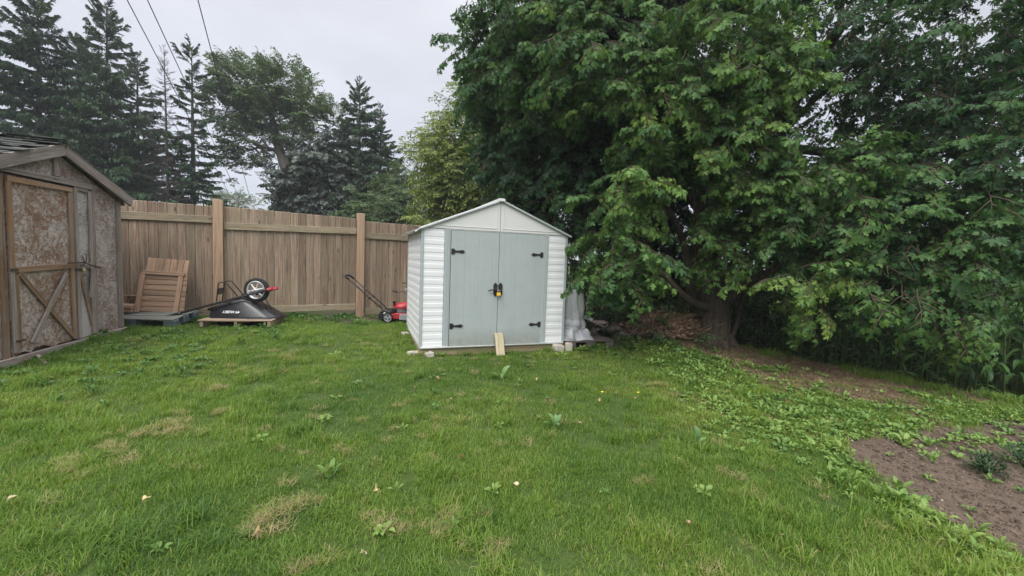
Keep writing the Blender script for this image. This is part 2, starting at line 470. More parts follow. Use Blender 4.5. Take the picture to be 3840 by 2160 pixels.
# ------------------------------------------------------------------ ground
gm, nt, b = newmat('ground_earth')
tcn = N(nt, 'ShaderNodeTexCoord')
def attr(nt, n): return N(nt, 'ShaderNodeAttribute', attribute_type='GEOMETRY', attribute_name=n).outputs['Fac']
n1 = noise(nt, tcn.outputs['Object'], 9, 6, .65); n2 = noise(nt, tcn.outputs['Object'], 60, 4, .7); n3 = noise(nt, tcn.outputs['Object'], 1.1, 3)
lawn = mixc(nt, n1.outputs['Fac'], (.03, .055, .012), (.06, .085, .022))
lawn = mixc(nt, n3.outputs['Fac'], lawn, (.05, .075, .02))
sr = rampn(nt, n2.outputs['Fac'], [(.3, (.058, .043, .033)), (.55, (.105, .08, .062)), (.75, (.18, .145, .118))])
soil = mixc(nt, .35, sr.outputs[0], rampn(nt, n1.outputs['Fac'], [(.3, (.06, .042, .03)), (.7, (.16, .115, .085))]).outputs[0])
tr_ = rampn(nt, n2.outputs['Fac'], [(.3, (.05, .035, .02)), (.5, (.12, .082, .05)), (.72, (.24, .175, .11))]).outputs[0]
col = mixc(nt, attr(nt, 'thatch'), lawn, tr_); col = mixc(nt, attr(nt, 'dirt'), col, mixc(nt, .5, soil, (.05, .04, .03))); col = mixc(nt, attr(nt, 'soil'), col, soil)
L(nt, col, b.inputs['Base Color']); b.inputs['Roughness'].default_value = .95; b.inputs['Specular IOR Level'].default_value = .15
bump(nt, n2.outputs['Fac'], b, .4, .0025)
def axis(lo, hi, st, far):
    a = np.arange(lo, hi + 1e-6, st); o = [hi]; s = st
    while o[-1] < far: s *= 1.45; o.append(o[-1] + s)
    p = [lo]; s = st
    while p[-1] > -far: s *= 1.45; p.append(p[-1] - s)
    return np.array(p[:0:-1] + list(a) + o[1:])
gx, gy = axis(-9, 9, .075, 900), axis(.6, 11, .075, 900)
X, Y = np.meshgrid(gx, gy); Z = height(X, Y)
nx, ny = len(gx), len(gy)
I = np.arange(nx * ny).reshape(ny, nx)
Q = np.stack([I[:-1, :-1], I[:-1, 1:], I[1:, 1:], I[1:, :-1]], -1).reshape(-1, 4)
me = mesh('ground', np.stack([X, Y, Z], -1).reshape(-1, 3), Q, gm, smooth=True)
fx, fy = X.ravel(), Y.ravel()
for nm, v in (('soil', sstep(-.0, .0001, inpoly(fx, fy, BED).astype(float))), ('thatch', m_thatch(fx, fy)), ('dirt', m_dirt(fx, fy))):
    a = me.attributes.new(nm, 'FLOAT', 'POINT'); a.data.foreach_set('value', v.astype(np.float32))
tag(link('ground', me), kind='structure', label='uneven mown back yard ground with a bare soil bed')

# ------------------------------------------------------------------ lawn grass
G_GRASS = leafmat('grass_blade', [(0, (.065, .14, .036)), (.25, (.122, .22, .034)), (.5, (.192, .288, .045)), (.68, (.25, .315, .07)), (.82, (.30, .30, .10)), (1, (.44, .33, .21))], transl=.45, rough=.45, spec=.3, rnd=.3)
def blade_patch(rs, n, rad, hmin, hmax, wd, lean=.5, lay=0.0, segs=3):
    V = []; Fs = []; lt = []
    for _ in range(n):
        r = rad * math.sqrt(rs.random()); a = rs.random() * 6.283
        bx, by = r * math.cos(a), r * math.sin(a); h = hmin + (hmax - hmin) * rs.random() ** 1.3; az = rs.random() * 6.283
        cur = (lean * (.25 + rs.random())) ; el0 = lay * (.5 + .5 * rs.random())
        w0 = wd * (.7 + .6 * rs.random()); dx, dy = math.cos(az), math.sin(az); px, py = -dy, dx
        b0 = len(V); x, y, z = bx, by, -.012; ang = el0
        for k in range(segs):
            f = 1 - (k / segs) ** 1.6 * .75
            V += [(x - px * w0 * f / 2, y - py * w0 * f / 2, z), (x + px * w0 * f / 2, y + py * w0 * f / 2, z)]
            st = h / segs; x += dx * st * math.sin(ang); y += dy * st * math.sin(ang); z += st * math.cos(ang); ang += cur * 1.3 / segs * (1 + k)
        V.append((x, y, max(z, .004)))
        for k in range(segs - 1): Fs.append((b0 + 2 * k, b0 + 2 * k + 1, b0 + 2 * k + 3, b0 + 2 * k + 2))
        Fs.append((b0 + 2 * segs - 2, b0 + 2 * segs - 1, b0 + 2 * segs))
        t = rs.random() - .5 if rs.random() > .08 else 1.6
        lt += [t] * segs
    return V, Fs, lt
rs = random.Random(3)
cg = protoset('grass_tuft', [proto('g', *blade_patch(rs, 85, .115, .028, .075, .0042, .9, .25)[:2], G_GRASS, lt=None) for _ in range(1)] * 0 +
    [(lambda q: proto('g', q[0], q[1], G_GRASS, q[2]))(blade_patch(rs, 105, .12, .03, .072, .0042, .8, .4)) for _ in range(6)] +
    [(lambda q: proto('g', q[0], q[1], G_GRASS, q[2]))(blade_patch(rs, 60, .08, .07, .15, .005, 1.0, .3, 4)) for _ in range(3)])
cl = protoset('straw_tuft', [(lambda q: proto('s', q[0], q[1], G_GRASS, q[2]))(blade_patch(rs, 60, .09, .05, .12, .0032, .4, 1.5)) for _ in range(3)])

DRY = [(540, 985, .22), (450, 1045, .18), (425, 1080, .3), (400, 1095, .2), (175, 1170, .16), (560, 1045, .2), (690, 1300, .26), (655, 1330, .18), (800, 1430, .2), (1130, 1310, .16), (865, 1140, .16),
       (1110, 1330, .2), (770, 1250, .2), (960, 1310, .25), (820, 1200, .12), (1240, 1400, .2), (720, 890, .35), (1640, 975, .2), (1665, 970, .22), (1520, 980, .1), (1885, 1250, .12), (1840, 1200, .1), (250, 1135, .15), (300, 1150, .1), (640, 940, .3)]
def ground_hit(px, py):
    z = 0.0
    for _ in range(4):
        k = 3840 / 2576; d = F_ + (px * k - 1920) / 1552 * R_ - (py * k - 1080) / 1552 * U_
        t = (z - EYE) / d[2]; p = np.array([0, 0, EYE]) + d * t; z = h1(p[0], p[1])
    return p
DRYW = [(*ground_hit(px, py)[:2], r) for px, py, r in DRY]
PALLETS = [quad(np.array([-6.3, 6.38]), np.array([.998, .05]), np.array([-.05, .998]), 0, 1.02, .04, .6),
           quad(np.array([-4.97, 6.5]), np.array([.979, .203]), np.array([-.203, .979]), 0, 1.08, .02, .7),
           quad(np.array([.98, 6.97]), np.array([.94, .342]), np.array([-.342, .94]), 0, .92, .05, .6)]
def lawn_ok(x, y):
    ok = ~inpoly(x, y, WSHED) & ~inpoly(x, y, LSHED) & (fence_d(x, y) > -.3)
    for p in PALLETS: ok &= ~inpoly(x, y, p)
    d = polydist(x, y, CREST); bey = inpoly(x, y, _side)
    ok &= ~(bey & (d > .15))
    return ok
def bedmask(x, y, mrg=.0):
    j = (vnoise(x, y, .22, 31) - .5) * .3
    d = polydist(x, y, BED + [BED[0]])
    ins = inpoly(x, y, BED)
    return np.where(ins, d, -d) + j > mrg
def put(coll, name, x, y, smin, smax, idx, tint, flatten=None):
    n = len(x); z = height(x, y)
    e_ = np.zeros((n, 3)); e_[:, 2] = RNG.random(n) * 6.283; e_[:, 0] = RNG.normal(0, .07, n); e_[:, 1] = RNG.normal(0, .07, n)
    s = smin + (smax - smin) * RNG.random(n); S = np.stack([s, s, s], 1)
    if flatten is not None: S[:, 2] *= flatten
    return scatter(name, coll, np.stack([x, y, z], 1), e_, S, idx, tint)

dens = [(.7, 3.2, -4.5, 5.0, 170), (3.2, 5.6, -7.2, 7.6, 110), (5.6, 9.6, -8.2, 6.5, 70)]
gxs, gys = [], []
for y0, y1, x0, x1, dn in dens:
    n = int((y1 - y0) * (x1 - x0) * dn); gxs.append(x0 + (x1 - x0) * RNG.random(n)); gys.append(y0 + (y1 - y0) * RNG.random(n))
x, y = np.concatenate(gxs), np.concatenate(gys)
keep = lawn_ok(x, y) & ~bedmask(x, y, -.02) & (RNG.random(len(x)) > m_thatch(x, y) * .98) & (RNG.random(len(x)) > m_dirt(x, y) * .9)
x, y = x[keep], y[keep]
dry = np.zeros(len(x))
for cx, cy, r in DRYW: dry = np.maximum(dry, np.exp(-((x - cx) ** 2 + ((y - cy) * 1.5) ** 2) / (2 * (r * .42) ** 2)))
big = vnoise(x, y, 1.3, 41); fine = vnoise(x, y, .28, 42); mow = vnoise(x + y * .5, y * .35, .5, 43)
tint = .14 + .34 * big + .22 * (fine - .5) + .16 * (mow - .5) + RNG.normal(0, .05, len(x)) + sstep(2.6, 1.2, y) * .03 + .10 * sstep(.8, 3.2, x) * sstep(6.5, 5, y)
tint = np.where(dry > .25, tint + .10 * dry * RNG.random(len(x)) ** .5, tint)
tall = (vnoise(x, y, .45, 44) > .70) & (RNG.random(len(x)) < .6) | (RNG.random(len(x)) < .03) | ((polydist(x, y, WSHED + [WSHED[0]]) < .14) & (RNG.random(len(x)) < .8))
idx = np.where(tall, RNG.integers(6, 9, len(x)), RNG.integers(0, 6, len(x)))
hs = .75 + .5 * vnoise(x, y, .6, 45) - .35 * np.clip(dry, 0, 1)
tag(put(cg, 'grass', x, y, .8, 1.15, idx, np.clip(tint, 0, .8), hs), 'short uneven mown lawn grass', 'grass')
# dry clippings
px_, py_ = [], []
for cx, cy, r in DRYW:
    k = int(70 * r * r / .04 * .07); px_.append(cx + RNG.normal(0, r * .38, k)); py_.append(cy + RNG.normal(0, r * .22, k))
k = 260; px_.append(RNG.uniform(-6, 5, k)); py_.append(RNG.uniform(1, 7, k))
x, y = np.concatenate(px_), np.concatenate(py_); ok = lawn_ok(x, y) & ~bedmask(x, y, 0); x, y = x[ok], y[ok]
q = put(cl, 'dry_clippings', x, y, .4, .85, RNG.integers(0, 3, len(x)), RNG.uniform(.74, 1.0, len(x)))
q.location.z = .03; tag(q, 'straw coloured dry grass clippings lying on the lawn', 'grass clippings')
# litter of the bare strip under the tree
x, y = RNG.uniform(1.8, 8.2, 9000), RNG.uniform(3.4, 10.5, 9000)
ok = (RNG.random(9000) < m_thatch(x, y) * .9) & ~(inpoly(x, y, _side) & (polydist(x, y, CREST) > .3)); x, y = x[ok], y[ok]
M_TH = leafmat('thatch_straw', [(0, (.07, .048, .03)), (.5, (.17, .118, .075)), (.85, (.28, .205, .13)), (1, (.13, .17, .05))], transl=.1, rough=.8, rnd=.4)
ct = protoset('thatch_tuft', [(lambda q: proto('s', q[0], q[1], M_TH, q[2]))(blade_patch(rs, 60, .1, .04, .1, .0045, .3, 1.5)) for _ in range(3)])
q = put(ct, 'brown_thatch', x, y, .6, 1.2, RNG.integers(0, 3, len(x)), RNG.uniform(.0, .95, len(x)))
tag(q, 'brown dead grass and litter along the edge under the maple', 'plant litter')

# ------------------------------------------------------------------ broad leaved weeds
M_WEED = leafmat('weed_leaf', [(0, (.06, .135, .034)), (.4, (.135, .235, .05)), (.7, (.20, .295, .07)), (1, (.28, .36, .12))], transl=.28, rough=.5, rnd=.35)
def ovate(L_, W_, segs=5, fold=.18, droop=.5, pet=.3):
    """a leaf with a midrib: base at the origin, along +x"""
    V = []; Fs = []; x = 0; z = 0; ang = -.55
    pts = []
    for k in range(segs + 1):
        t = k / segs; pts.append((x, z)); st = L_ / segs; x += st * math.cos(ang); z -= st * math.sin(ang); ang += droop / segs * 2
    for k, (x, z) in enumerate(pts):
        t = k / segs
        wv = W_ * (math.sin(math.pi * min(1, t * .93 + .05)) ** .75) * (1 - .25 * t) if k < segs else .0
        V += [(x, -wv / 2, z + fold * wv), (x, 0, z), (x, wv / 2, z + fold * wv)]
    for k in range(segs):
        b0 = 3 * k; Fs += [(b0, b0 + 1, b0 + 4, b0 + 3), (b0 + 1, b0 + 2, b0 + 5, b0 + 4)]
    V = np.array(V); V[:, 0] += L_ * pet
    p0 = len(V); V = np.vstack([V, [(0, -.003, 0), (0, .003, 0), (L_ * pet, .003, .0), (L_ * pet, -.003, .0)]]); Fs.append((p0, p0 + 1, p0 + 2, p0 + 3))
    return V, Fs
def rosette(rs, n, L0, L1, asp, up=.5):
    V = []; Fs = []; lt = []
    for k in range(n):
        Lf = L0 + (L1 - L0) * rs.random(); v, f = ovate(Lf, Lf * asp * (.8 + .4 * rs.random()), 4, .15, .5 + rs.random() * .5, .4)
        az = k * 2.4 + rs.random() * .8; t = -up * (.3 + rs.random())
        Rm = np.array(Matrix.Rotation(az, 3, 'Z') @ Matrix.Rotation(t, 3, 'Y') @ Matrix.Rotation(rs.uniform(-.4, .4), 3, 'X'))
        v = v @ Rm.T; b0 = len(V); V += [tuple(q) for q in v]; Fs += [tuple(i + b0 for i in ff) for ff in f]; lt += [rs.random() - .5] * len(f)
    return V, Fs, lt
cw = protoset('weed_rosette', [(lambda q: proto('w', q[0], q[1], M_WEED, q[2]))(rosette(rs, rs.randint(4, 8), .03, .06, .62, .4)) for _ in range(4)] +
    [(lambda q: proto('w', q[0], q[1], M_WEED, q[2]))(rosette(rs, rs.randint(5, 8), .06, .10, .40, .8)) for _ in range(3)])
n = 26000; x, y = RNG.uniform(-6.8, 7.5, n), RNG.uniform(1.2, 9.4, n)
dens_ = np.zeros(n)
edge = polydist(x, y, BED + [BED[0]]); inb = inpoly(x, y, BED)
dens_ = np.maximum(dens_, .75 * sstep(.75, .1, edge) * ~inb)                                              # round the soil bed
dens_ = np.maximum(dens_, .8 * sstep(1.5, 2.6, x) * sstep(3.2, 4.0, y) * sstep(.35, .8, polydist(x, y, CREST)) * sstep(.2, .5, vnoise(x, y, .5, 51)))   # between bed and edge
dens_ = np.maximum(dens_, .45 * sstep(.6, 1.3, x) * sstep(5.6, 6.3, y) * sstep(3.6, 2.8, x) * (vnoise(x, y, .5, 55) > .35))
dens_ = np.maximum(dens_, .22 * sstep(-3.0, -4.4, x) * sstep(3.4, 4.6, y) * (vnoise(x, y, .6, 52) > .35))        # beside the old shed
dens_ = np.maximum(dens_, .5 * m_dirt(x, y) * (vnoise(x, y, .3, 53) > .45) * (x < 0))
dens_ = np.maximum(dens_, .35 * m_dirt(x, y) * (vnoise(x, y, .3, 53) > .4) * (x > 0))
dens_ = np.maximum(dens_, .004 + .02 * (vnoise(x, y, .7, 54) > .72))
dens_ = np.maximum(dens_, .035 * inb)
dens_ = np.maximum(dens_, .10 * m_thatch(x, y))
ok = (RNG.random(n) < dens_ * (1 - .93 * m_thatch(x, y))) & lawn_ok(x, y); x, y = x[ok], y[ok]
wi = np.where(RNG.random(len(x)) < .8, RNG.integers(0, 4, len(x)), RNG.integers(4, 7, len(x)))
q = put(cw, 'weeds', x, y, .55, 1.15, wi, np.clip(.45 + .35 * (vnoise(x, y, .4, 56) - .5) + RNG.normal(0, .12, len(x)) - .35 * (x < -3) - .2 * (y > 7), 0, 1))
q.location.z = .012; tag(q, 'low broad leaved weeds growing through the lawn and round the soil bed', 'weeds')

# clods and pebbles of the bed
M_CLOD = leafmat('soil_clod', [(0, (.05, .037, .028)), (.5, (.11, .084, .064)), (.9, (.17, .135, .108)), (1, (.27, .23, .185))], transl=0, rough=.95, spec=.1)
def rock(rs, n=1, ico=1):
    bm = bmesh.new(); bmesh.ops.create_icosphere(bm, subdivisions=ico, radius=1)
    for v in bm.verts: v.co *= rs.uniform(.72, 1.12)
    V = [tuple(v.co) for v in bm.verts]; bm.verts.index_update(); Fs = [tuple(v.index for v in f.verts) for f in bm.faces]; bm.free()
    return V, Fs
cc = protoset('soil_clods_set', [proto('c', *rock(rs), M_CLOD) for _ in range(5)])
n = 34000; x, y = RNG.uniform(2.6, 7.0, n), RNG.uniform(1.0, 5, n); ok = bedmask(x, y, .02); x, y = x[ok], y[ok]
s = .003 + .017 * RNG.random(len(x)) ** 3
q = put(cc, 'soil_clods', x, y, 1, 1, RNG.integers(0, 5, len(x)), np.clip(RNG.normal(.42, .2, len(x)), 0, 1))
q.data.attributes['rot'].data.foreach_set('vector', (RNG.random((len(x), 3)) * 6.28).astype(np.float32).ravel())
a = q.data.attributes['scl']; a.data.foreach_set('vector', np.stack([s * 1.2, s, s * .95], 1).astype(np.float32).ravel())
tag(q, 'crumbled brown clods lying on the bare soil bed', 'soil')
# ------------------------------------------------------------------ materials of the built things
W_FENCE = wood('fence_wood', (.10, .07, .052), (.24, .17, .122), (.38, .29, .22), (.25, .215, .15), .6, var=(.74, 1.25), white=((.46, .41, .36), .4))
W_RAIL = wood('rail_wood', (.13, .10, .07), (.26, .205, .14), (.38, .32, .24), (.20, .20, .13), .6, var=(.85, 1.1), white=((.5, .46, .38), .6))
W_POST = wood('post_wood', (.22, .14, .09), (.36, .245, .165), (.46, .335, .235), (.40, .29, .2), .5, var=(.92, 1.08), grain=.7)
W_GREY = wood('weathered_grey_board', (.12, .095, .085), (.26, .22, .20), (.42, .375, .35), (.22, .16, .12), .5, var=(.85, 1.12), white=((.55, .5, .48), .5))
W_BROWN = wood('weathered_brown_board', (.10, .06, .035), (.23, .14, .085), (.36, .25, .165), (.28, .23, .19), .5, var=(.85, 1.12), white=((.45, .4, .35), .5))
W_ORANGE = wood('faded_orange_board', (.16, .09, .055), (.29, .17, .10), (.38, .25, .16), (.28, .22, .17), .6, var=(.9, 1.1))
W_CEDAR = wood('cedar_board', (.21, .13, .085), (.345, .225, .15), (.46, .32, .225), (.29, .195, .135), .5, var=(.8, 1.12), white=((.6, .45, .33), .3))
W_PALE = wood('pale_plank', (.22, .18, .12), (.42, .36, .25), (.58, .52, .38), (.36, .34, .2), .5, white=((.7, .65, .52), .5))
W_BEAM = wood('damp_beam', (.14, .10, .06), (.30, .23, .15), (.40, .32, .22), (.20, .22, .1), .7)
W_PALB = wood('blue_grey_pallet_wood', (.07, .075, .07), (.16, .165, .15), (.25, .25, .22), (.13, .15, .10), .5)
W_PALN = wood('brown_pallet_wood', (.16, .11, .075), (.33, .245, .17), (.47, .37, .27), (.3, .22, .16), .5)
W_PALD = wood('dark_pallet_wood', (.06, .052, .047), (.13, .115, .105), (.21, .19, .175), (.12, .11, .09), .5)
BLUEP = flat('faded_blue_paint', (.085, .12, .14), .8, var=.3, scale=9, bumpd=.004, dirt=((.12, .12, .09), .6))
BLACKM = flat('black_metal', (.018, .018, .019), .42, var=.2)
BLACKP = flat('black_plastic', (.013, .014, .017), .27, var=.15, spec=.55, dirt=((.045, .047, .055), .2))
RUBBER = flat('black_rubber', (.016, .016, .017), .75, var=.2)
RUST = flat('rusty_iron', (.07, .045, .035), .8, var=.4, scale=20)
BRASS = flat('pale_brass', (.62, .48, .26), .4, .6)
YELLOWP = flat('yellow_lock_body', (.75, .48, .04), .4)

def osb(name, base_a, base_b, flake, amt, stain=None):
    m, nt, b = newmat(name)
    v = objvec(nt, (.8, .8, .8), rnd=False)
    wv = noise(nt, v, 7, 3, .6); ad = N(nt, 'ShaderNodeVectorMath', operation='MULTIPLY_ADD'); L(nt, wv.outputs['Color'], ad.inputs[0]); ad.inputs[1].default_value = (.09, .09, .09); L(nt, v, ad.inputs[2])
    def vor(sc):
        mp = N(nt, 'ShaderNodeMapping'); mp.inputs['Scale'].default_value = sc; L(nt, ad.outputs[0], mp.inputs[0])
        x = N(nt, 'ShaderNodeTexVoronoi'); x.inputs['Scale'].default_value = 1; L(nt, mp.outputs[0], x.inputs['Vector'])
        s = N(nt, 'ShaderNodeSeparateColor'); L(nt, x.outputs['Color'], s.inputs[0]); return x, s
    a, sa = vor((44, 44, 17)); c, sc_ = vor((21, 21, 52))
    pick = noise(nt, v, 15, 2)
    pk = rampn(nt, pick.outputs['Fac'], [(.46, (0, 0, 0)), (.54, (1, 1, 1))])
    cell = mixc(nt, pk.outputs[0], sa.outputs[0], sc_.outputs[0])
    big = noise(nt, v, 2.6, 4, .6, .4); fine = noise(nt, ad.outputs[0], 62, 5, .75, .8)
    base = mixc(nt, cell, base_a, base_b)
    base = mixc(nt, fine.outputs['Fac'], base, tuple(x * .5 for x in base_a))
    # bleached flakes: cell value + broad + fine noise
    s1 = N(nt, 'ShaderNodeMath', operation='MULTIPLY_ADD'); L(nt, cell, s1.inputs[0]); s1.inputs[1].default_value = .26
    s2 = N(nt, 'ShaderNodeMath', operation='MULTIPLY_ADD'); L(nt, big.outputs['Fac'], s2.inputs[0]); s2.inputs[1].default_value = .9; L(nt, s1.outputs[0], s2.inputs[2])
    L(nt, fine.outputs['Fac'], s1.inputs[2])
    f = rampn(nt, s2.outputs[0], [(.0, (0, 0, 0)), (max(.01, (1.02 - amt) / 2), (0, 0, 0)), ((1.32 - amt) / 2 + .03, (1, 1, 1))])
    hf = N(nt, 'ShaderNodeMath', operation='MULTIPLY'); L(nt, s2.outputs[0], hf.inputs[0]); hf.inputs[1].default_value = .5
    L(nt, hf.outputs[0], f.inputs[0])
    fl = mixc(nt, fine.outputs['Fac'], tuple(x * .75 for x in flake), tuple(min(1, x * 1.25) for x in flake))
    col = mixc(nt, f.outputs[0], base, fl)
    L(nt, col, b.inputs['Base Color']); b.inputs['Roughness'].default_value = .95; b.inputs['Specular IOR Level'].default_value = .1
    h = mixc(nt, .5, fine.outputs['Fac'], cell); bump(nt, h, b, .8, .01)
    return m
OSB_DOOR = osb('peeling_chipboard_door', (.30, .165, .10), (.22, .125, .08), (.50, .45, .42), .065)
OSB_WALL = osb('peeling_chipboard_wall', (.275, .18, .14), (.20, .135, .105), (.46, .41, .385), .12)
OSB_GREY = osb('peeling_chipboard_grey', (.23, .18, .155), (.17, .13, .11), (.47, .43, .415), .24)

# ------------------------------------------------------------------ board fence
fz = 0.0
fence = empty('board_fence', (FENCE0[0], FENCE0[1], 0), math.radians(31), 'tall weathered brown board fence running behind the pallets and the white shed', 'fence')
def frow(s0, s1, n, zt0, zt1, zb0, zb1):
    for k in range(n):
        a = s0 + (s1 - s0) * k / n; c = s0 + (s1 - s0) * (k + 1) / n; mid = (a + c) / 2; t = (mid - s0) / (s1 - s0)
        z1 = zt0 + (zt1 - zt0) * t + random.uniform(-.004, .004); z0 = zb0 + (zb1 - zb0) * t
        bar('board', fence, (mid, random.uniform(-.003, .003), z0), (mid + random.uniform(-.0006, .0006), random.uniform(-.004, .004), z1), (c - a) - .002, .024, W_FENCE, (0, 1, 0), .0075)
frow(-2.45, -.085, 19, 2.262, 2.272, .33, .36)
frow(.07, 2.345, 17, 2.282, 2.252, .36, .36)
frow(2.49, 6.2, 28, 2.208, 2.18, .27, .24)
Yf = -.032
def frail(s0, s1, z0, z1, wd, th=.04):
    o = bar('rail', fence, (s0, Yf, z0), (s1, Yf, z1), wd, th, W_RAIL, (0, 1, 0), .004, 0, 8, .006); return o
frail(-2.45, -.088, 1.985, 2.036, .122); frail(.075, 2.342, 1.932, 1.99, .125); frail(2.494, 6.2, 1.906, 1.89, .125)
frail(-2.45, -.088, .40, .40, .13); frail(.075, 2.342, .405, .42, .125); frail(2.494, 6.2, .305, .29, .14)
for s, wd, z1, zb in ((-.006, .15, 2.388, .1), (2.418, .14, 2.353, .05), (-2.55, .14, 2.36, .1), (4.85, .14, 2.33, .05)):
    bar('post', fence, (s, -.05, zb), (s + .004, -.05, z1), wd, .135, W_POST, (0, 1, 0), .006, .004, 6, .006)

# ------------------------------------------------------------------ old chipboard shed on the left
old = empty('old_wooden_shed', (-5.876, 6.2, .287), math.radians(-75), 'old weathered garden shed with peeling chipboard walls and a braced door', 'shed')
RS, RZ = 1.133, 2.436          # ridge
def roofz(s): return RZ - .383 * abs(s - RS)
D_ = 2.35
prism('wall', old, [(.0, -.03), (.555, -.03), (.555, 1.99), (.60, 2.03), (1.133, 2.30), (2.27, 1.86), (2.27, -.03), (1.95, -.03), (1.95, 1.99), (.60, 1.99), (.56, 1.985), (.0, 1.86)][:0] or
      [(.02, -.02), (.55, -.02), (.55, 1.97), (1.9, 1.97), (1.9, -.02), (2.25, -.02), (2.25, roofz(2.25) - .14), (RS, RZ - .12), (.02, roofz(.02) - .14)], -.025, 0.0, OSB_WALL)
box('side_wall', old, (.012, -D_ / 2, .92), (.024, D_ - .06, 1.86), OSB_WALL, .0); box('side_wall', old, (2.262, -D_ / 2, .92), (.024, D_ - .06, 1.86), OSB_WALL, .0)
prism('back_wall', old, [(.02, -.02), (2.25, -.02), (2.25, roofz(2.25) - .14), (RS, RZ - .12), (.02, roofz(.02) - .14)], -D_, -D_ + .025, OSB_WALL)
box('door_backing', old, (1.225, -.06, .96), (1.36, .02, 1.98), W_BROWN, 0)       # dark backing behind the doors
# fascia boards of the gable, overhang in front of the wall
def fascia(s0, s1):
    bar('fascia_board', old, (s0, .085, roofz(s0) - .068), (s1, .085, roofz(s1) - .068), .135, .032, W_GREY, (0, 1, 0), .004, .002, 8, .004)
fascia(RS - .002, -.13); fascia(RS + .002, 2.40)
for sgn in (-1, 1):
    e0 = RS; e1 = -.125 if sgn < 0 else 2.39
    prism('roof_deck', old, [(e0, RZ - .016), (e1, roofz(e1) - .016), (e1, roofz(e1) - .002), (e0, RZ - .002)], -D_ - .1, .10, W_GREY)
    box('eave_board', old, (e1 + sgn * .0, -D_ / 2, roofz(e1) - .07), (.03, D_, .11), W_GREY, .003)
SHING = wood('worn_shingle', (.025, .027, .027), (.055, .058, .056), (.105, .11, .10), (.06, .07, .055), .5, var=(.6, 1.3), grain=.5)
shv, shf = [], []
def shingle_mesh(k):
    r = random.Random(k); bm = bmesh.new(); box_bm(bm, (0, 0, 0), (.20, .012, .30), None, .0, .006)
    for j in (1, 2, 3): bmesh.ops.bisect_plane(bm, geom=bm.verts[:] + bm.edges[:] + bm.faces[:], plane_co=(-.1 + .05 * j, 0, 0), plane_no=(1, 0, 0))
    cu = r.uniform(.3, 1.1); tw = r.uniform(-.05, .05)
    for v in bm.verts:
        t = max(0, v.co.x + .02) / .12; v.co.y += cu * .022 * t * t + tw * v.co.z * t + r.uniform(-.003, .003); v.co.x += r.uniform(-.006, .006)
    return bm_mesh('shingle', bm, SHING)
SM = [shingle_mesh(k) for k in range(7)]
sl = math.atan(.383)
for row in range(10):
    dist = .10 + row * .138
    s = RS + dist * math.cos(sl); z = RZ - dist * math.sin(sl)
    for k in range(9):
        yy = .10 - .30 * k - .135 - (row % 2) * .15 + random.uniform(-.02, .02)
        if yy < -D_ - .1: continue
        o = link('shingle', SM[random.randrange(7)], old)
        M = Matrix.Translation((s, yy, z + .014 + random.uniform(0, .012))) @ Matrix.Rotation(sl - .02 - random.uniform(0, .04), 4, 'Y') @ Matrix.Rotation(random.uniform(-.03, .03), 4, 'Z') @ Matrix.Rotation(math.pi / 2, 4, 'X')
        o.matrix_local = M
for k in range(8):
    o = link('ridge_shingle', SM[k % 7], old); o.matrix_local = Matrix.Translation((RS + .02, .0 - .3 * k, RZ + .03 + random.uniform(0, .015))) @ Matrix.Rotation(.18, 4, 'Y') @ Matrix.Rotation(math.pi / 2, 4, 'X')
prism('roof_felt', old, [(RS + .02, RZ + .002), (-.13, roofz(-.13) + .002), (-.13, roofz(-.13) + .014), (RS + .02, RZ + .014)], -D_ - .1, .105, SHING)
# trims
def ob(nm, s0, z0, s1, z1, wd, mat, y=.012, th=.02, **k):
    return bar(nm, old, (s0, y, z0), (s1, y, z1), wd, th, mat, (0, 1, 0), .003, .0015, 6, k.get('warp', .003))
ob('corner_board', .05, .01, .05, 1.87, .09, W_GREY, .013, .024)
ob('gable_stud', 1.16, 2.035, 1.16, 2.285, .085, W_GREY, .012)
ob('header_board', .61, 1.99, 2.3, 1.985, .065, W_GREY, .030, .045)
ob('trim_board', .585, .0, .585, 1.95, .075, W_GREY, .014, .022)
ob('trim_board', 1.92, -.05, 1.92, 1.94, .07, W_BROWN, .014, .022)
ob('sill_beam', -.02, -.045, 2.35, -.075, .085, W_GREY, .03, .05, warp=.008)
# main door
dr = link('door', mesh('door', [], []), old); bm = bmesh.new()
pts = [(.965, 1.935), (1.86, 1.935)]
n = 16
for k in range(n + 1): pts.append((1.86 - .895 * k / n, -.01 + random.uniform(-.02, .025) + (.03 if 4 < k < 9 else 0)))
bm = bmesh.new(); v0 = [bm.verts.new((a, .004, z)) for a, z in pts]; v1 = [bm.verts.new((a, .022, z)) for a, z in pts]
bm.faces.new(v0); bm.faces.new(v1[::-1])
for i in range(len(pts)): bm.faces.new((v0[i], v1[i], v1[(i + 1) % len(pts)], v0[(i + 1) % len(pts)]))
bmesh.ops.recalc_face_normals(bm, faces=bm.faces); bm.to_mesh(dr.data); bm.free(); dr.data.materials.append(OSB_DOOR)
def db(nm, s0, z0, s1, z1, wd, mat, y=.034, th=.022, par=dr, warp=.004):
    return bar(nm, par, (s0, y, z0), (s1, y, z1), wd, th, mat, (0, 1, 0), .003, .0015, 6, warp)
db('door_rail', .965, 1.902, 1.86, 1.888, .055, W_ORANGE); db('door_stile', 1.0, .02, 1.0, 1.86, .062, W_BROWN, .035)
db('door_stile', 1.842, .93, 1.842, 1.86, .06, W_ORANGE, .035); db('door_stile', 1.84, .02, 1.846, .915, .05, W_GREY, .036)
db('door_stile', 1.80, .04, 1.79, .87, .045, W_BROWN, .036)
db('door_rail', .96, .955, 1.87, .915, .062, W_ORANGE, .037)
db('brace', 1.76, .885, 1.02, .05, .055, W_BROWN, .036); db('brace', 1.13, .86, 1.66, .09, .052, W_GREY, .058, .018, dr, .008)
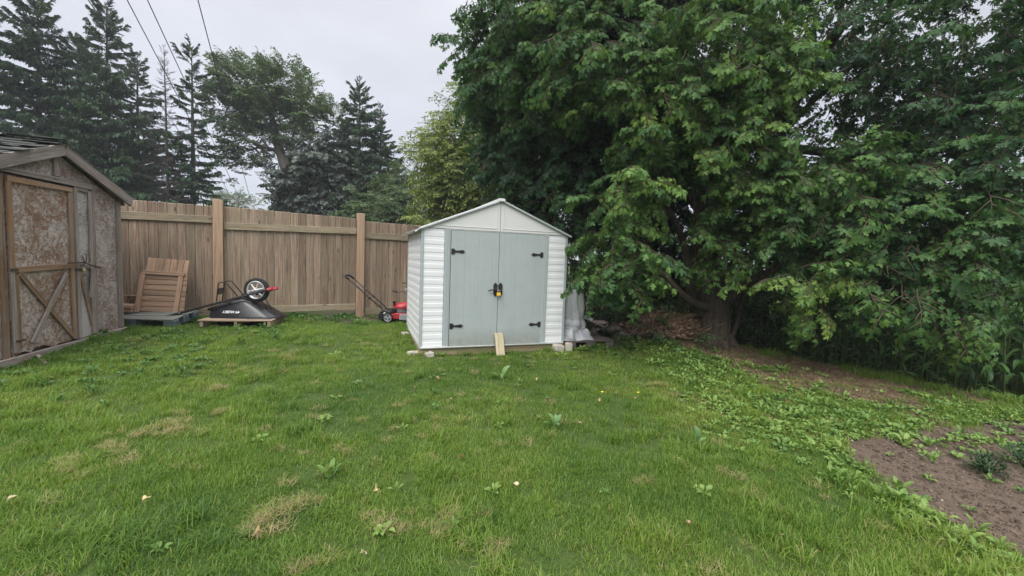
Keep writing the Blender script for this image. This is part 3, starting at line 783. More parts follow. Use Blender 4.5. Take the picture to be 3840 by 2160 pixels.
db('hinge', 1.89, .925, 1.79, .92, .03, RUST, .054, .006); db('hinge', 1.86, .15, 1.74, .145, .022, RUST, .054, .006)
# narrow fixed leaf
nd = link('side_door', mesh('side_door', [], []), old)
bm = bmesh.new(); box_bm(bm, (.79, .011, .965), (.33, .018, 1.93), None, 0, .002); bm.to_mesh(nd.data); bm.free(); nd.data.materials.append(OSB_GREY)
db('door_stile', .915, .0, .905, 1.96, .052, W_GREY, .033, .022, nd); db('door_stile', .665, .02, .66, 1.93, .05, W_GREY, .033, .022, nd)
db('door_rail', .885, 1.935, .69, 1.93, .05, W_GREY, .033, .022, nd); db('door_rail', .885, .925, .62, .955, .062, W_GREY, .036, .022, nd)
db('brace', .865, .83, .655, .08, .042, W_BROWN, .034, .022, nd); db('brace', .685, .90, .735, .52, .038, W_GREY, .056, .014, nd)
box('knot_hole', nd, (.885, .0245, 1.28), (.035, .006, .04), BLACKM, .002)
tube('bolt_rod', old, [(1.13, .075, .985), (.98, .078, .99), (.86, .08, .99), (.75, .10, .945), (.61, .115, .915)], .009, RUST, 8)
tube('bolt_staple', old, [(.87, .04, .985), (.87, .10, 1.0), (.865, .105, 1.05), (.85, .10, 1.09), (.83, .075, 1.10)], .006, RUST, 8)
tube('bolt_staple', old, [(.90, .04, .955), (.90, .095, .96), (.90, .10, 1.02), (.92, .09, 1.07)], .006, RUST, 8)
box('hasp', old, (.93, .055, .90), (.10, .008, .03), RUST, .002)
box('hinge_plate', old, (.595, .031, .945), (.022, .012, .06), RUST, .002)
# padlock of the old shed
def padlock(loc, rz, size, mat, label, tilt=0.0):
    t = empty('padlock', loc, rz, label, 'padlock')
    o = box('lock_body', t, (0, 0, -size * .45), (size, size * .45, size * .8), mat, size * .08)
    pts = [(-size * .3, 0, -size * .1)] + [(-size * .3 * math.cos(a), 0, size * .25 + size * .3 * math.sin(a)) for a in np.linspace(0, math.pi, 8)] + [(size * .3, 0, -size * .1)]
    tube('shackle', t, pts, size * .08, flat('lock_steel', (.45, .45, .46), .3, .9) if 'lock_steel' not in bpy.data.materials else bpy.data.materials['lock_steel'], 8)
    t.rotation_euler = (0, tilt, rz); return t
def oldw(s, y, z): return tuple(Matrix.Translation((-5.876, 6.2, .287)) @ Matrix.Rotation(math.radians(-75), 4, 'Z') @ Vector((s, y, z)))
padlock(oldw(.89, .085, .905), math.radians(-75), .042, BRASS, 'small pale brass padlock hanging from the old wooden shed door bolt', .45)
# stick leaning on the sill
g = empty('wooden_stick', (0, 0, 0), 0, 'short pale wooden stick leaning against the old shed sill', 'stick')
a_, b_ = oldw(1.62, .07, -.06), oldw(1.83, .28, -.12)
bar('stick_shaft', g, (b_[0], b_[1], h1(b_[0], b_[1]) + .005), a_, .03, .018, W_GREY, (0, 0, 1), .003, .002, 5, .006)

# ------------------------------------------------------------------ white metal shed
WHITE = flat('white_vinyl_siding', (.67, .68, .69), .45, var=.05, scale=4, bumpd=.0012, spec=.4, dirt=((.62, .62, .58), .25))
GABLE = flat('off_white_sheet_metal', (.58, .58, .57), .45, var=.04, scale=3, dirt=((.55, .54, .5), .3))
GREYT = flat('grey_green_trim_paint', (.335, .375, .38), .5, var=.06, scale=5)
DOORM = flat('grey_green_door_paint', (.34, .38, .378), .52, var=.07, scale=2.4, bumpd=.0008, dirt=((.28, .33, .33), .45))
def weathered(m, dents=.004, zmax=.3):
    nt = m.node_tree; b = nt.nodes['Principled BSDF']; src = b.inputs['Base Color'].links[0].from_socket
    v = objvec(nt, rnd=False); sp = N(nt, 'ShaderNodeSeparateXYZ'); L(nt, v, sp.inputs[0])
    mr = N(nt, 'ShaderNodeMapRange'); mr.inputs['From Min'].default_value = zmax; mr.inputs['From Max'].default_value = 0.0; L(nt, sp.outputs[2], mr.inputs[0])
    n = noise(nt, v, 14, 5, .7); mm = N(nt, 'ShaderNodeMath', operation='MULTIPLY'); L(nt, mr.outputs[0], mm.inputs[0]); L(nt, n.outputs['Fac'], mm.inputs[1])
    st = N(nt, 'ShaderNodeMapping'); st.inputs['Scale'].default_value = (16, 16, .7); L(nt, v, st.inputs[0]); n2 = noise(nt, st.outputs[0], 1, 4, .6)
    f2 = N(nt, 'ShaderNodeMapRange'); f2.inputs['From Min'].default_value = .52; f2.inputs['From Max'].default_value = .8; f2.inputs['To Max'].default_value = .28; L(nt, n2.outputs['Fac'], f2.inputs[0])
    c = mixc(nt, f2.outputs[0], src, (.24, .27, .26)); c = mixc(nt, mm.outputs[0], c, (.17, .15, .11)); L(nt, c, b.inputs['Base Color'])
    n3 = noise(nt, v, 2.6, 2, .5); bump(nt, n3.outputs['Fac'], b, .5, dents * 4)
weathered(DOORM)
ALU = flat('bright_aluminium', (.68, .69, .70), .35, .6)
ws = empty('white_shed', (WS_O[0], WS_O[1], .1415), WS_A, 'small white metal garden shed with grey green double doors and black hinges', 'shed')
Hs, Ws_, Ds = 1.79, 2.38, 1.75
ROOFM = flat('pale_roof_sheet', (.62, .63, .63), .45, var=.08, dirt=((.4, .4, .36), .4))
def lap_mesh(wd):
    ch = .118
    pr = [(0, .0), (.0075, .001), (.0078, ch * .50), (.0045, ch * .57), (.0035, ch - .002), (-.004, ch + .006), (-.006, ch + .006), (-.006, .0)]
    n = len(pr); V = []; Fs = []
    K = 1
    for xk in (-wd / 2, wd / 2):
        V += [(xk, -a, z) for a, z in pr]
    Fs = [(i, (i + 1) % n, n + (i + 1) % n, n + i) for i in range(n)] + [tuple(range(n - 1, -1, -1)), tuple(range(n, 2 * n))]
    me = mesh('siding_panel', V, Fs, WHITE)
    bm = bmesh.new(); bm.from_mesh(me); bmesh.ops.recalc_face_normals(bm, faces=bm.faces); bm.to_mesh(me); bm.free(); return me
LF, LR, LSd = lap_mesh(.305), lap_mesh(.305), lap_mesh(1.69)
zs = [.022 + .118 * k for k in range(15)]
for z in zs:
    for me_, x in ((LF, .183), (LR, 2.194)):
        o = link('siding_panel', me_, ws); o.location = (x, .006, z)
    for x, rz in ((.006, -math.pi / 2), (2.374, math.pi / 2)):
        o = link('siding_panel', LSd, ws); o.location = (x, .875, z); o.rotation_euler = (0, 0, rz)
# inner box
box('back_wall', ws, (1.19, 1.735, .9), (2.34, .02, 1.78), WHITE, 0)
for x in (.012, 2.368):
    for y_, dy in ((.012, 0), (1.738, 0)):
        box('corner_trim', ws, (x, y_, .896), (.044, .044, 1.784), GREYT, .003)
for x in (.385, 1.995):
    box('door_post', ws, (x, .0, .898), (.088, .03, 1.784), GREYT, .004)
    for dx in (-.012, .018): box('post_bead', ws, (x + dx, -.017, .898), (.007, .007, 1.78), GREYT, .002)
# doors: pressed sheets with faint vertical folds
def shed_door(x0, x1, folds, hinge_left):
    d = link('door', mesh('door', [], []), ws)
    xs = [x0]
    for f in folds: xs += [f - .006, f, f + .006]
    xs += [x1]; ys = [-.012] + [v for f in folds for v in (-.012, -.0085, -.012)] + [-.012]
    bm = bmesh.new()
    lo = [bm.verts.new((x, y, .024)) for x, y in zip(xs, ys)]; hi = [bm.verts.new((x, y, 1.778)) for x, y in zip(xs, ys)]
    lb = [bm.verts.new((x, .016, .024)) for x in (x0, x1)]; hb = [bm.verts.new((x, .016, 1.778)) for x in (x0, x1)]
    for i in range(len(xs) - 1): bm.faces.new((lo[i], lo[i + 1], hi[i + 1], hi[i]))
    bm.faces.new((lb[1], lb[0], hb[0], hb[1])); bm.faces.new((lo[-1], lb[1], hb[1], hi[-1])); bm.faces.new((lb[0], lo[0], hi[0], hb[0]))
    bm.faces.new(lo[::-1] + lb); bm.faces.new(hi + hb[::-1])
    bm.to_mesh(d.data); bm.free(); d.data.materials.append(DOORM)
    for z in (1.462, .33):
        hx = x0 if hinge_left else x1; sg = 1 if hinge_left else -1
        ol = [(0, -.042), (.05, -.042), (.05, -.022), (.075, -.012), (.14, -.020), (.175, -.028), (.208, 0), (.175, .028), (.14, .020), (.075, .012), (.05, .022), (.05, .042), (0, .042)]
        ol = [(hx + sg * (a + .004), z + c) for a, c in ol]
        if sg < 0: ol = ol[::-1]
        prism('hinge', d, ol, -.021, -.0145, BLACKM)
    # handle plate
    cx = (x1 - .042) if hinge_left else (x0 + .034)
    ol = [(cx - .034, .83), (cx - .012, .79), (cx + .012, .79), (cx + .034, .83), (cx + .031, .90), (cx + .034, .965), (cx, 1.006), (cx - .034, .965), (cx - .031, .90)]
    prism('handle_plate', d, ol, -.022, -.0145, BLACKM)
    if hinge_left:
        tube('lever', d, [(cx, -.02, .888), (cx, -.055, .888), (cx - .02, -.062, .89), (cx - .08, -.062, .892), (cx - .125, -.06, .872)], [.012, .012, .011, .010, .009], BLACKM, 8)
    else: tube('lever', d, [(cx, -.02, .888), (cx, -.05, .888), (cx - .03, -.058, .888)], .011, BLACKM, 8)
    return d
shed_door(.437, 1.192, (.66, .88, 1.10), True); shed_door(1.2, 1.95, (1.30, 1.50, 1.83), False)
box('door_sill', ws, (1.19, -.010, .010), (2.36, .05, .02), ALU, .003)
box('door_header', ws, (1.19, .0, 1.784), (1.6, .03, .012), GREYT, .002)
# chain and padlock on the handles
ch = MB()
for k in range(9):
    a = -.05 + .1 * k / 8; z = .885 - .05 * (1 - (a / .05) ** 2) + .03; ring = []
    for q in range(9):
        t = 2 * math.pi * q / 8; ring.append((1.194 + a + .011 * math.cos(t), -.066 + .006 * math.sin(t) * (k % 2), z + .009 * math.sin(t) * (1 if k % 2 == 0 else .4)))
    ch.tube(ring, .0035, 5)
chain = ch.build('chain', RUST, None); chain.location = (WS_O[0], WS_O[1], .1415); chain.rotation_euler = (0, 0, WS_A)
tag(chain, 'short rusty chain wrapped round the black door handles of the white shed', 'chain')
def wsw(x, y, z): return tuple(Matrix.Translation((WS_O[0], WS_O[1], .1415)) @ Matrix.Rotation(WS_A, 4, 'Z') @ Vector((x, y, z)))
padlock(wsw(1.193, -.066, .852), WS_A, .062, YELLOWP, 'yellow padlock hanging between the grey green doors of the white shed', .03)
# gable
def gz(x): return 1.79 + .487 * (1 - abs(x - 1.2) / 1.2)
for sg in (-1, 1):
    xe = 1.2 + sg * 1.175; xm = 1.2 + sg * .004
    ol = [(xm, 1.797), (xe, 1.797), (xe, 1.805), (xm, gz(1.2) - .02)]
    prism('gable_panel', ws, ol if sg > 0 else ol[::-1], -.012, .0, GABLE)
    xi0, xi1 = 1.2 + sg * .05, 1.2 + sg * .95
    rim = MB()
    rim.tube([(xi0, -.013, 1.84), (xi1, -.013, 1.84)], .006, 6); rim.tube([(xi0, -.013, 1.84), (xi0, -.013, gz(xi0) - .07)], .006, 6)
    rim.build('gable_bead', GABLE, ws)
    # roof sheets with ribs
    a = Vector((1.2, 0, 2.272)); e1 = Vector((1.2 + sg * 1.238, 0, 1.772))
    nrm = Vector((sg * .375, 0, .927))
    for k in range(5):
        y0 = -.035 + k * .365; y1 = y0 + .36
        V = [(a.x, y0, a.z), (e1.x, y0, e1.z), (e1.x, y1, e1.z), (a.x, y1, a.z)]
        V = V + [(p[0] + nrm.x * .012, p[1], p[2] + nrm.z * .012) for p in V]
        Fs = [(0, 1, 2, 3), (7, 6, 5, 4), (0, 4, 5, 1), (1, 5, 6, 2), (2, 6, 7, 3), (3, 7, 4, 0)]
        me = mesh('roof_sheet', V, Fs, ROOFM); bm = bmesh.new(); bm.from_mesh(me); bmesh.ops.recalc_face_normals(bm, faces=bm.faces); bm.to_mesh(me); bm.free()
        link('roof_sheet', me, ws)
    bar('roof_edge_trim', ws, (1.2, -.042, 2.275), (1.2 + sg * 1.236, -.042, 1.776), .03, .014, GREYT if sg > 0 else ALU, (0, 1, 0), .003)
box('ridge_cap', ws, (1.2, .84, 2.292), (.09, 1.8, .02), ROOFM, .004); box('ridge_end_cap', ws, (1.205, -.052, 2.272), (.105, .02, .036), GABLE, .006)
# bent gutter strip along the left eave
gut = MB(); r_ = random.Random(5)
pts = [(-.06, -.06 + .12 * k, 1.755 + r_.uniform(-.012, .012)) for k in range(16)]
V = []; Fs = []
for (x, y, z) in pts:
    j = r_.uniform(-.01, .01); V += [(x + .045, y, z + .03), (x - .0 + j, y, z - .012 + j), (x - .045, y, z - .028 + j), (x - .055 + j, y, z + .002)]
for i in range(15):
    for k in range(3): Fs.append((4 * i + k, 4 * i + k + 1, 4 * i + k + 5, 4 * i + k + 4))
o = link('bent_gutter', mesh('bent_gutter', V, Fs, ALU), ws); md = o.modifiers.new('thick', 'SOLIDIFY'); md.thickness = .004
lit = MB()
for k in range(60):
    x, y = r_.uniform(-.10, .02), r_.uniform(-.05, .5); z = 1.765 + r_.uniform(0, .02); a = r_.random() * 6.28; s = r_.uniform(.012, .03)
    lit.add([(x, y, z), (x + s * math.cos(a), y + s * math.sin(a), z + r_.uniform(-.006, .02)), (x + s * .4 * math.cos(a + 1), y + s * .4 * math.sin(a + 1), z + .012)], [(0, 1, 2)])
lit.build('gutter_litter', RUST, ws)
# base
bar('base_beam', ws, (-.02, .025, -.062), (2.4, .025, -.062), .12, .05, W_BEAM, (0, 1, 0), .004, .002, 6, .004)
for x in (.03, 2.35): bar('base_beam', ws, (x, .055, -.062), (x, 1.78, -.062), .12, .05, W_BEAM, (1, 0, 0), .004, .002, 6, .004)
box('floor', ws, (1.19, .9, -.006), (2.36, 1.7, .012), W_BEAM, 0)
# plank leaning on the doors
t = empty('leaning_plank', wsw(1.27, -.12, -.14), WS_A, 'short pale weathered plank standing against the grey green shed doors', 'plank')
p0 = wsw(1.265, -.13, -.2); zb = h1(p0[0], p0[1]) - .1415
bar('plank_board', t, (-.042, -.015, zb + .14 - .01), (-.046, .085, .345), .142, .036, W_PALE, (0, -1, .2), .006, .003, 6, .006)
# blocks under the corners
STONE = flat('pale_concrete', (.42, .385, .33), .92, var=.25, scale=14, bumpd=.012, spec=.15, dirt=((.25, .24, .18), .6))
def block(x, y, s, rz, label):
    wx, wy, _ = wsw(x, y, 0); zz = h1(wx, wy)
    bm = bmesh.new(); box_bm(bm, (0, 0, s[2] / 2 - .03), (s[0], s[1], s[2]), None, .012, .008)
    bmesh.ops.subdivide_edges(bm, edges=bm.edges[:], cuts=1)
    for v in bm.verts: v.co += Vector([random.uniform(-.004, .004) for _ in range(3)])
    o = link('concrete_block', bm_mesh('concrete_block', bm, STONE)); o.location = (wx, wy, zz); o.rotation_euler = (0, random.uniform(-.08, .08), WS_A + rz)
    tag(o, label, 'concrete block', 'blocks propping the white shed')
block(2.26, -.075, (.17, .12, .135), .1, 'pale concrete block under the right front corner, nearer the doors')
block(2.455, -.06, (.12, .15, .165), -.25, 'upright pale concrete block just outside the right front corner of the white shed')
block(.14, -.075, (.11, .11, .09), .35, 'small pale block in the grass before the left front corner of the white shed')
block(-.09, .03, (.16, .10, .085), .2, 'low pale block beside the left front corner, partly under the siding')
block(-.09, 1.2, (.13, .16, .07), .1, 'weathered block under the far end of the shed side')
# ------------------------------------------------------------------ pallets
def pallet(loc, yaw, tilt, W, Dp, Hh, mat, bmat, label, nb=6, gaps=.02, blocks=(0, .5, 1), stringer=False):
    t = empty('pallet', loc, yaw, label, 'pallet'); t.rotation_euler = (tilt, 0, yaw)
    bw = (Dp - gaps * (nb - 1)) / nb
    for k in range(nb):
        y = bw / 2 + k * (bw + gaps)
        bar('deck_board', t, (0, y, Hh - .009 + random.uniform(-.003, .003)), (W, y + random.uniform(-.006, .006), Hh - .009 + random.uniform(-.003, .003)), bw, .018, mat, (0, 0, 1), .003, .002, 4, .004)
    for f in blocks:
        x = .05 + f * (W - .1)
        if stringer: bar('stringer', t, (x, .01, (Hh - .018) / 2), (x, Dp - .01, (Hh - .018) / 2), .045, Hh - .02, bmat, (0, 0, 1), .003)
        else:
            for y in (.06, Dp / 2, Dp - .06): box('block', t, (x, y, (Hh - .02) / 2), (.17, .115, Hh - .022), bmat, .006)
            bar('bottom_board', t, (x, .0, .0), (x, Dp, .0), .09, .016, bmat, (0, 0, 1), .002)
    return t
pallet((-6.3, 6.37, .272), .05, .16, 1.02, .56, .115, W_PALB, BLUEP, 'grey green weathered pallet on faded blue blocks beside the old shed', 6, .008, (.34, .98))
pallet((-4.97, 6.5, h1(-4.5, 6.6) + .01), math.radians(11.7), 0.0, 1.08, .66, .115, W_PALN, W_PALN, 'small brown slatted pallet under the overturned wheelbarrow', 5, .03, (0, .5, 1), True)
pallet((.98, 6.97, .012), math.radians(20), .0, .92, .62, .135, W_PALD, W_PALD, 'dark grey pallet with a solid top beside the white shed under the tarp', 5, .004, (.04, .5, .97))

# ------------------------------------------------------------------ leaning cedar panel and its low frame
t = empty('cedar_panel', (-6.115, 6.70, .452), math.radians(12), 'reddish cedar board panel with two battens leaning on the fence', 'wooden panel')
t.rotation_euler = (math.radians(-9), math.radians(1.5), math.radians(12))
for k in range(7):
    z = .045 + k * .0905
    bar('board', t, (.0, .012, z), (.675, .012 + random.uniform(-.003, .003), z + random.uniform(-.003, .003)), .081, .016, W_CEDAR, (0, 1, 0), .003, .001)
xs = [.06, .19, .305, .40, .495, .59, .665]
for k in range(6):
    bar('board', t, ((xs[k] + xs[k + 1]) / 2, .012, .675 if k < 5 else .60), ((xs[k] + xs[k + 1]) / 2 + .02, .014, .895 - k * .003), xs[k + 1] - xs[k] - .004, .016, W_CEDAR, (0, 1, 0), .003, .001)
bar('batten', t, (.03, -.006, .668), (.64, -.006, .662), .03, .02, W_CEDAR, (0, 1, 0), .003); bar('batten', t, (.02, -.012, .632), (.645, -.012, .628), .032, .03, W_CEDAR, (0, 1, 0), .003)
bar('stile', t, (.012, -.014, -.01), (.045, -.014, .612), .07, .034, W_CEDAR, (0, 1, 0), .004); bar('stile', t, (.560, -.010, -.02), (.590, -.010, .612), .07, .026, W_CEDAR, (0, 1, 0), .004)
for k in range(9): box('nail', t, (.563 + .003 * k, -.0245, .04 + .066 * k), (.006, .004, .006), RUST, 0)
t2 = empty('slatted_box', (-6.4, 6.64, .455), math.radians(8), 'low reddish slatted wooden box lying beside the cedar panel', 'wooden box')
for z, x0, y_ in ((.025, -.02, -.1), (.062, .0, -.1), (.09, .0, -.1)): bar('slat', t2, (x0, y_, z), (.32, y_, z - .004), .026, .05, W_CEDAR, (0, 1, 0), .003)
for y_ in (-.05, .03, .11): bar('slat', t2, (-.0, y_, .108), (.31, y_, .106), .06, .016, W_CEDAR, (0, 0, 1), .003)
for z in (.15, .185, .222): bar('slat', t2, (.10, .12, z), (.29, .12, z), .026, .018, W_BROWN, (0, 1, 0), .003)
bar('slat', t2, (.09, .09, .25), (.31, .09, .25), .05, .016, W_CEDAR, (0, 0, 1), .003)
for x in (.11, .28): bar('post', t2, (x, .125, .0), (x, .125, .245), .03, .03, W_BROWN, (0, 1, 0), .003)

# ------------------------------------------------------------------ overturned wheelbarrow
KS = 2576 / 3840
def wb(X_, Y_, Yd): return at((620 + X_ / 6.133) * KS, (1020 + Y_ / 6.133) * KS, Yd)
WBO = np.array([-4.45, 7.0, .36])
wheelbarrow = empty('wheelbarrow', tuple(WBO), 0, 'black wheelbarrow lying upside down on a small brown pallet with its wheel in the air', 'wheelbarrow')
def wl(X_, Y_, Yd): return wb(X_, Y_, Yd) - WBO
def rloop(c4, rad, n=5):
    """loop through four corners with rounded corners"""
    P = [np.asarray(p, float) for p in c4]; o = []
    for i in range(4):
        a, p, c = P[i - 1], P[i], P[(i + 1) % 4]
        u = (a - p) / np.linalg.norm(a - p); v = (c - p) / np.linalg.norm(c - p)
        for k in range(n):
            s = k / (n - 1); o.append(p + u * rad * (1 - s) ** 2 + v * rad * s ** 2)
    return o
rim = [wl(930, 1065, 6.70), wl(2330, 1075, 6.83), None, None]
rim[0][2] = rim[1][2] = 0.0
nose = np.array([.56, .12, .02])
rim = [rim[0], np.array([.44, -.17, .0]), np.array([.44, .37, .0]), np.array([rim[0][0] + .0, .34, 0])]
flo = [wl(1080, 785, 6.82), wl(1800, 600, 6.90)]
flo = [flo[0], flo[1], flo[1] + np.array([.0, .29, .0]), flo[0] + np.array([.0, .33, .0])]
l0 = rloop(rim, .12); l1 = rloop(flo, .09)
for i, p in enumerate(l0):                                         # the nose is drawn out to the right
    if p[0] > .3: l0[i] = p + np.array([.13 * math.exp(-((p[1] - .1) / .22) ** 2), 0, .02])
mb = MB(); n = len(l0); V = []; Fs = []
for s in (0, .12, .5, .88, 1.0):
    bul = .02 * math.sin(math.pi * s)
    for a, c in zip(l0, l1):
        p = a * (1 - s) + c * s; ctr = (sum(l0) / n) * (1 - s) + (sum(l1) / n) * s; d = p - ctr; d[2] = 0
        V.append(p + d / (np.linalg.norm(d) + 1e-6) * bul)
for r in range(4):
    for k in range(n): Fs.append((r * n + k, r * n + (k + 1) % n, (r + 1) * n + (k + 1) % n, (r + 1) * n + k))
V.append(sum(l1) / n)
for k in range(n): Fs.append((4 * n + k, 4 * n + (k + 1) % n, 5 * n))
me = mesh('tray', V, Fs, BLACKP, smooth=True)
bm = bmesh.new(); bm.from_mesh(me); bmesh.ops.recalc_face_normals(bm, faces=bm.faces); bm.to_mesh(me); bm.free()
tray = link('tray', me, wheelbarrow); md = tray.modifiers.new('thick', 'SOLIDIFY'); md.thickness = .004
tube('tray_rim', wheelbarrow, [p + np.array([0, 0, .004]) for p in l0] + [l0[0] + np.array([0, 0, .004])], .011, BLACKP, 8)
hl, hr = wl(20, 1030, 6.60), wl(2340, 408, 6.93)
bar('handle', wheelbarrow, hl, hr, .034, .042, BLACKM, (0, -1, .2), .006)
f1, f2 = np.array([hl[0] + .02, .36, hl[2] + .0]), np.array([hr[0] + .01, .08, hr[2] + .0])
bar('handle', wheelbarrow, f1, f2, .034, .042, BLACKM, (0, -1, .2), .006)
REDP = flat('red_paint', (.33, .018, .024), .4, var=.1, spec=.5)
STEEL = flat('bright_bolt_steel', (.7, .7, .7), .3, .8)
dv = (hr - hl) / np.linalg.norm(hr - hl)
for e_ in (hr, f2): bar('red_tip', wheelbarrow, e_ - dv * .0, e_ + dv * .085, .05, .046, REDP, (0, -1, .2), .006)
pl_ = hr + dv * .03 + np.array([0, -.026, .002]); box('bolt', wheelbarrow, pl_, (.014, .008, .014), STEEL, .002)
box('bolt', wheelbarrow, hl + dv * .21 + np.array([0, -.024, .0]), (.016, .008, .016), STEEL, .002)
# wheel: tyre, rim with spokes
hub = wl(2105, 415, 7.0); WR = .205
mb = MB(); prof = [(WR - .055, -.032), (WR - .02, -.042), (WR - .004, -.028), (WR, -.008), (WR, .008), (WR - .004, .028), (WR - .02, .042), (WR - .055, .032)]
lathe(mb, prof, (0, 0, 0), 'Y', 40)
wheel = mb.build('wheel', RUBBER, wheelbarrow, True); wheel.location = hub
mb = MB()
for k in range(40):
    a = 2 * math.pi * k / 40; c, s = math.cos(a), math.sin(a)
    mb.add([(WR * c * .985 - s * .01, -.044, WR * s * .985 + c * .01), (WR * c * .985 + s * .01, -.044, WR * s * .985 - c * .01), (WR * c * 1.012, 0, WR * s * 1.012), (WR * c * .985 - s * .01, .044, WR * s * .985 + c * .01), (WR * c * .985 + s * .01, .044, WR * s * .985 - c * .01)], [(0, 1, 2), (3, 2, 4)])
mb.build('tread', RUBBER, wheel)
SILV = flat('silver_rim', (.55, .56, .57), .35, .5, var=.08)
mb = MB(); lathe(mb, [(WR - .056, -.030), (WR - .050, -.036), (WR - .066, -.034), (WR - .075, -.012), (WR - .075, .012), (WR - .066, .034), (WR - .05, .036), (WR - .056, .030)], (0, 0, 0), 'Y', 40)
for k in range(6):
    a = math.pi * k / 3 + .25; c, s = math.cos(a), math.sin(a); r0, r1 = .02, WR - .07
    V = []
    for r, wd, y in ((r0, .022, -.03), ((r0 + r1) / 2, .014, -.024), (r1, .022, -.018)):
        V += [(r * c - wd * s, y, r * s + wd * c), (r * c, y - .008, r * s), (r * c + wd * s, y, r * s - wd * c), (r * c, y + .02, r * s)]
    Fs = []
    for q in range(2):
        for j in range(4): Fs.append((4 * q + j, 4 * q + (j + 1) % 4, 4 * q + 4 + (j + 1) % 4, 4 * q + 4 + j))
    mb.add(V, Fs)
lathe(mb, [(0, -.05), (.018, -.05), (.026, -.036), (.026, .036), (.018, .05), (0, .05)], (0, 0, 0), 'Y', 16)
mb.build('rim', SILV, wheel, True)
tube('axle', wheelbarrow, [hub + np.array([0, -.12, 0]), hub + np.array([0, .12, 0])], .009, STEEL, 8)
def legs(Yd, dx, dz):
    pts = [wl(1175 + dx, 680 + dz, Yd), wl(1222 + dx, 262 + dz, Yd), wl(1245 + dx, 242 + dz, Yd), wl(1370 + dx, 232 + dz, Yd), wl(1400 + dx, 250 + dz, Yd), wl(1660 + dx, 555 + dz, Yd + .07)]
    tube('leg', wheelbarrow, pts, .0085, BLACKM, 8)
    return pts
A = legs(6.76, 0, 0); B = legs(7.16, 135, -28)
V = [A[0] * .62 + A[1] * .38, A[0] * .28 + A[1] * .72, B[0] * .28 + B[1] * .72, B[0] * .62 + B[1] * .38]
V = V + [p + np.array([.012, 0, 0]) for p in V]
mb = MB(); mb.add(V, [(0, 1, 2, 3), (7, 6, 5, 4), (0, 4, 5, 1), (1, 5, 6, 2), (2, 6, 7, 3), (3, 7, 4, 0)]); mb.build('leg_plate', BLACKM, wheelbarrow)
for p, q in ((0, .0), (1, 0), (2, 0), (3, 0)):
    c_ = V[p] * .86 + V[(p + 2) % 4] * .14 + np.array([.0, -.012, 0]); box('bolt', wheelbarrow, c_, (.026, .016, .010), STEEL, .003)
for dy in (-.04, .05): tube('brace_rod', wheelbarrow, [hub + np.array([.045, dy, -.08]), np.array([.30 + dy * .3, .05 + dy, .17])], .006, BLACKM, 8)
box('rail_bracket', wheelbarrow, wl(1790, 515, 6.86), (.05, .03, .03), BLACKM, .004)
# the maker's word and mark, upside down on the near side of the tray
LOGO = flat('white_print', (.8, .8, .8), .5, var=.02)
def text_mesh(name, s, size, ex=.0006):
    cu = bpy.data.curves.new(name, 'FONT'); cu.body = s; cu.size = size; cu.extrude = ex; cu.offset = size * .022; cu.align_x = 'LEFT'
    o = bpy.data.objects.new(name, cu); C.objects.link(o); dg = bpy.context.evaluated_depsgraph_get(); dg.update()
    me = bpy.data.meshes.new_from_object(o.evaluated_get(dg)); bpy.data.objects.remove(o); me.materials.clear(); me.materials.append(LOGO); return me
cA, cB = l0[0] * 0 + wl(1325, 945, 6.84), wl(1735, 935, 6.84)
na, nb_ = np.asarray(rim[0]), np.asarray(flo[0])
# plane of the near side
p1, p2, p3 = rim[0], rim[1], (flo[0] + flo[1]) / 2
nn = np.cross(p2 - p1, p3 - p1); nn /= np.linalg.norm(nn)
if nn[1] > 0: nn = -nn
xx = (p2 - p1) / np.linalg.norm(p2 - p1); zz = np.cross(xx, -nn); zz = zz if zz[2] > 0 else -zz
def onside(X_, Y_):
    d = wb(X_, Y_, 6.8) - np.array([0, 0, EYE]); d /= d[1]; o_ = np.array([0, 0, EYE]) - WBO
    t_ = ((p1 - o_) @ nn) / (d @ nn); return o_ + d * t_ + nn * .026
def place_mark(o, org, sx):
    M = Matrix((Vector(-xx), Vector(-zz), Vector(nn))).transposed().to_4x4(); M.translation = Vector(org); o.matrix_local = M @ Matrix.Diagonal((sx, 1, 1, 1))
tm = text_mesh('lettering', 'HUSKY', .058)
wdt = max(v.co.x for v in tm.vertices)
lo = link('lettering', tm, wheelbarrow); org = onside(1610, 905); place_mark(lo, org, np.linalg.norm(onside(1335, 905) - org) / wdt)
mk = MB()
def poly(pts): mk.add([(x, y, .0) for x, y in pts] + [(x, y, .001) for x, y in pts], [tuple(range(len(pts) - 1, -1, -1)), tuple(range(len(pts), 2 * len(pts)))])
poly([(0, .030), (.03, .042), (.052, .040), (.040, .030), (.020, .026)]); poly([(.0, .030), (.020, .026), (.030, .010), (.022, .004), (.006, .018)])
poly([(.052, .040), (.062, .022), (.052, .022), (.044, .031)]); poly([(.062, .022), (.044, -.006), (.046, .010), (.052, .022)])
mo = mk.build('emblem', LOGO, wheelbarrow); place_mark(mo, onside(1730, 905), 1.05)

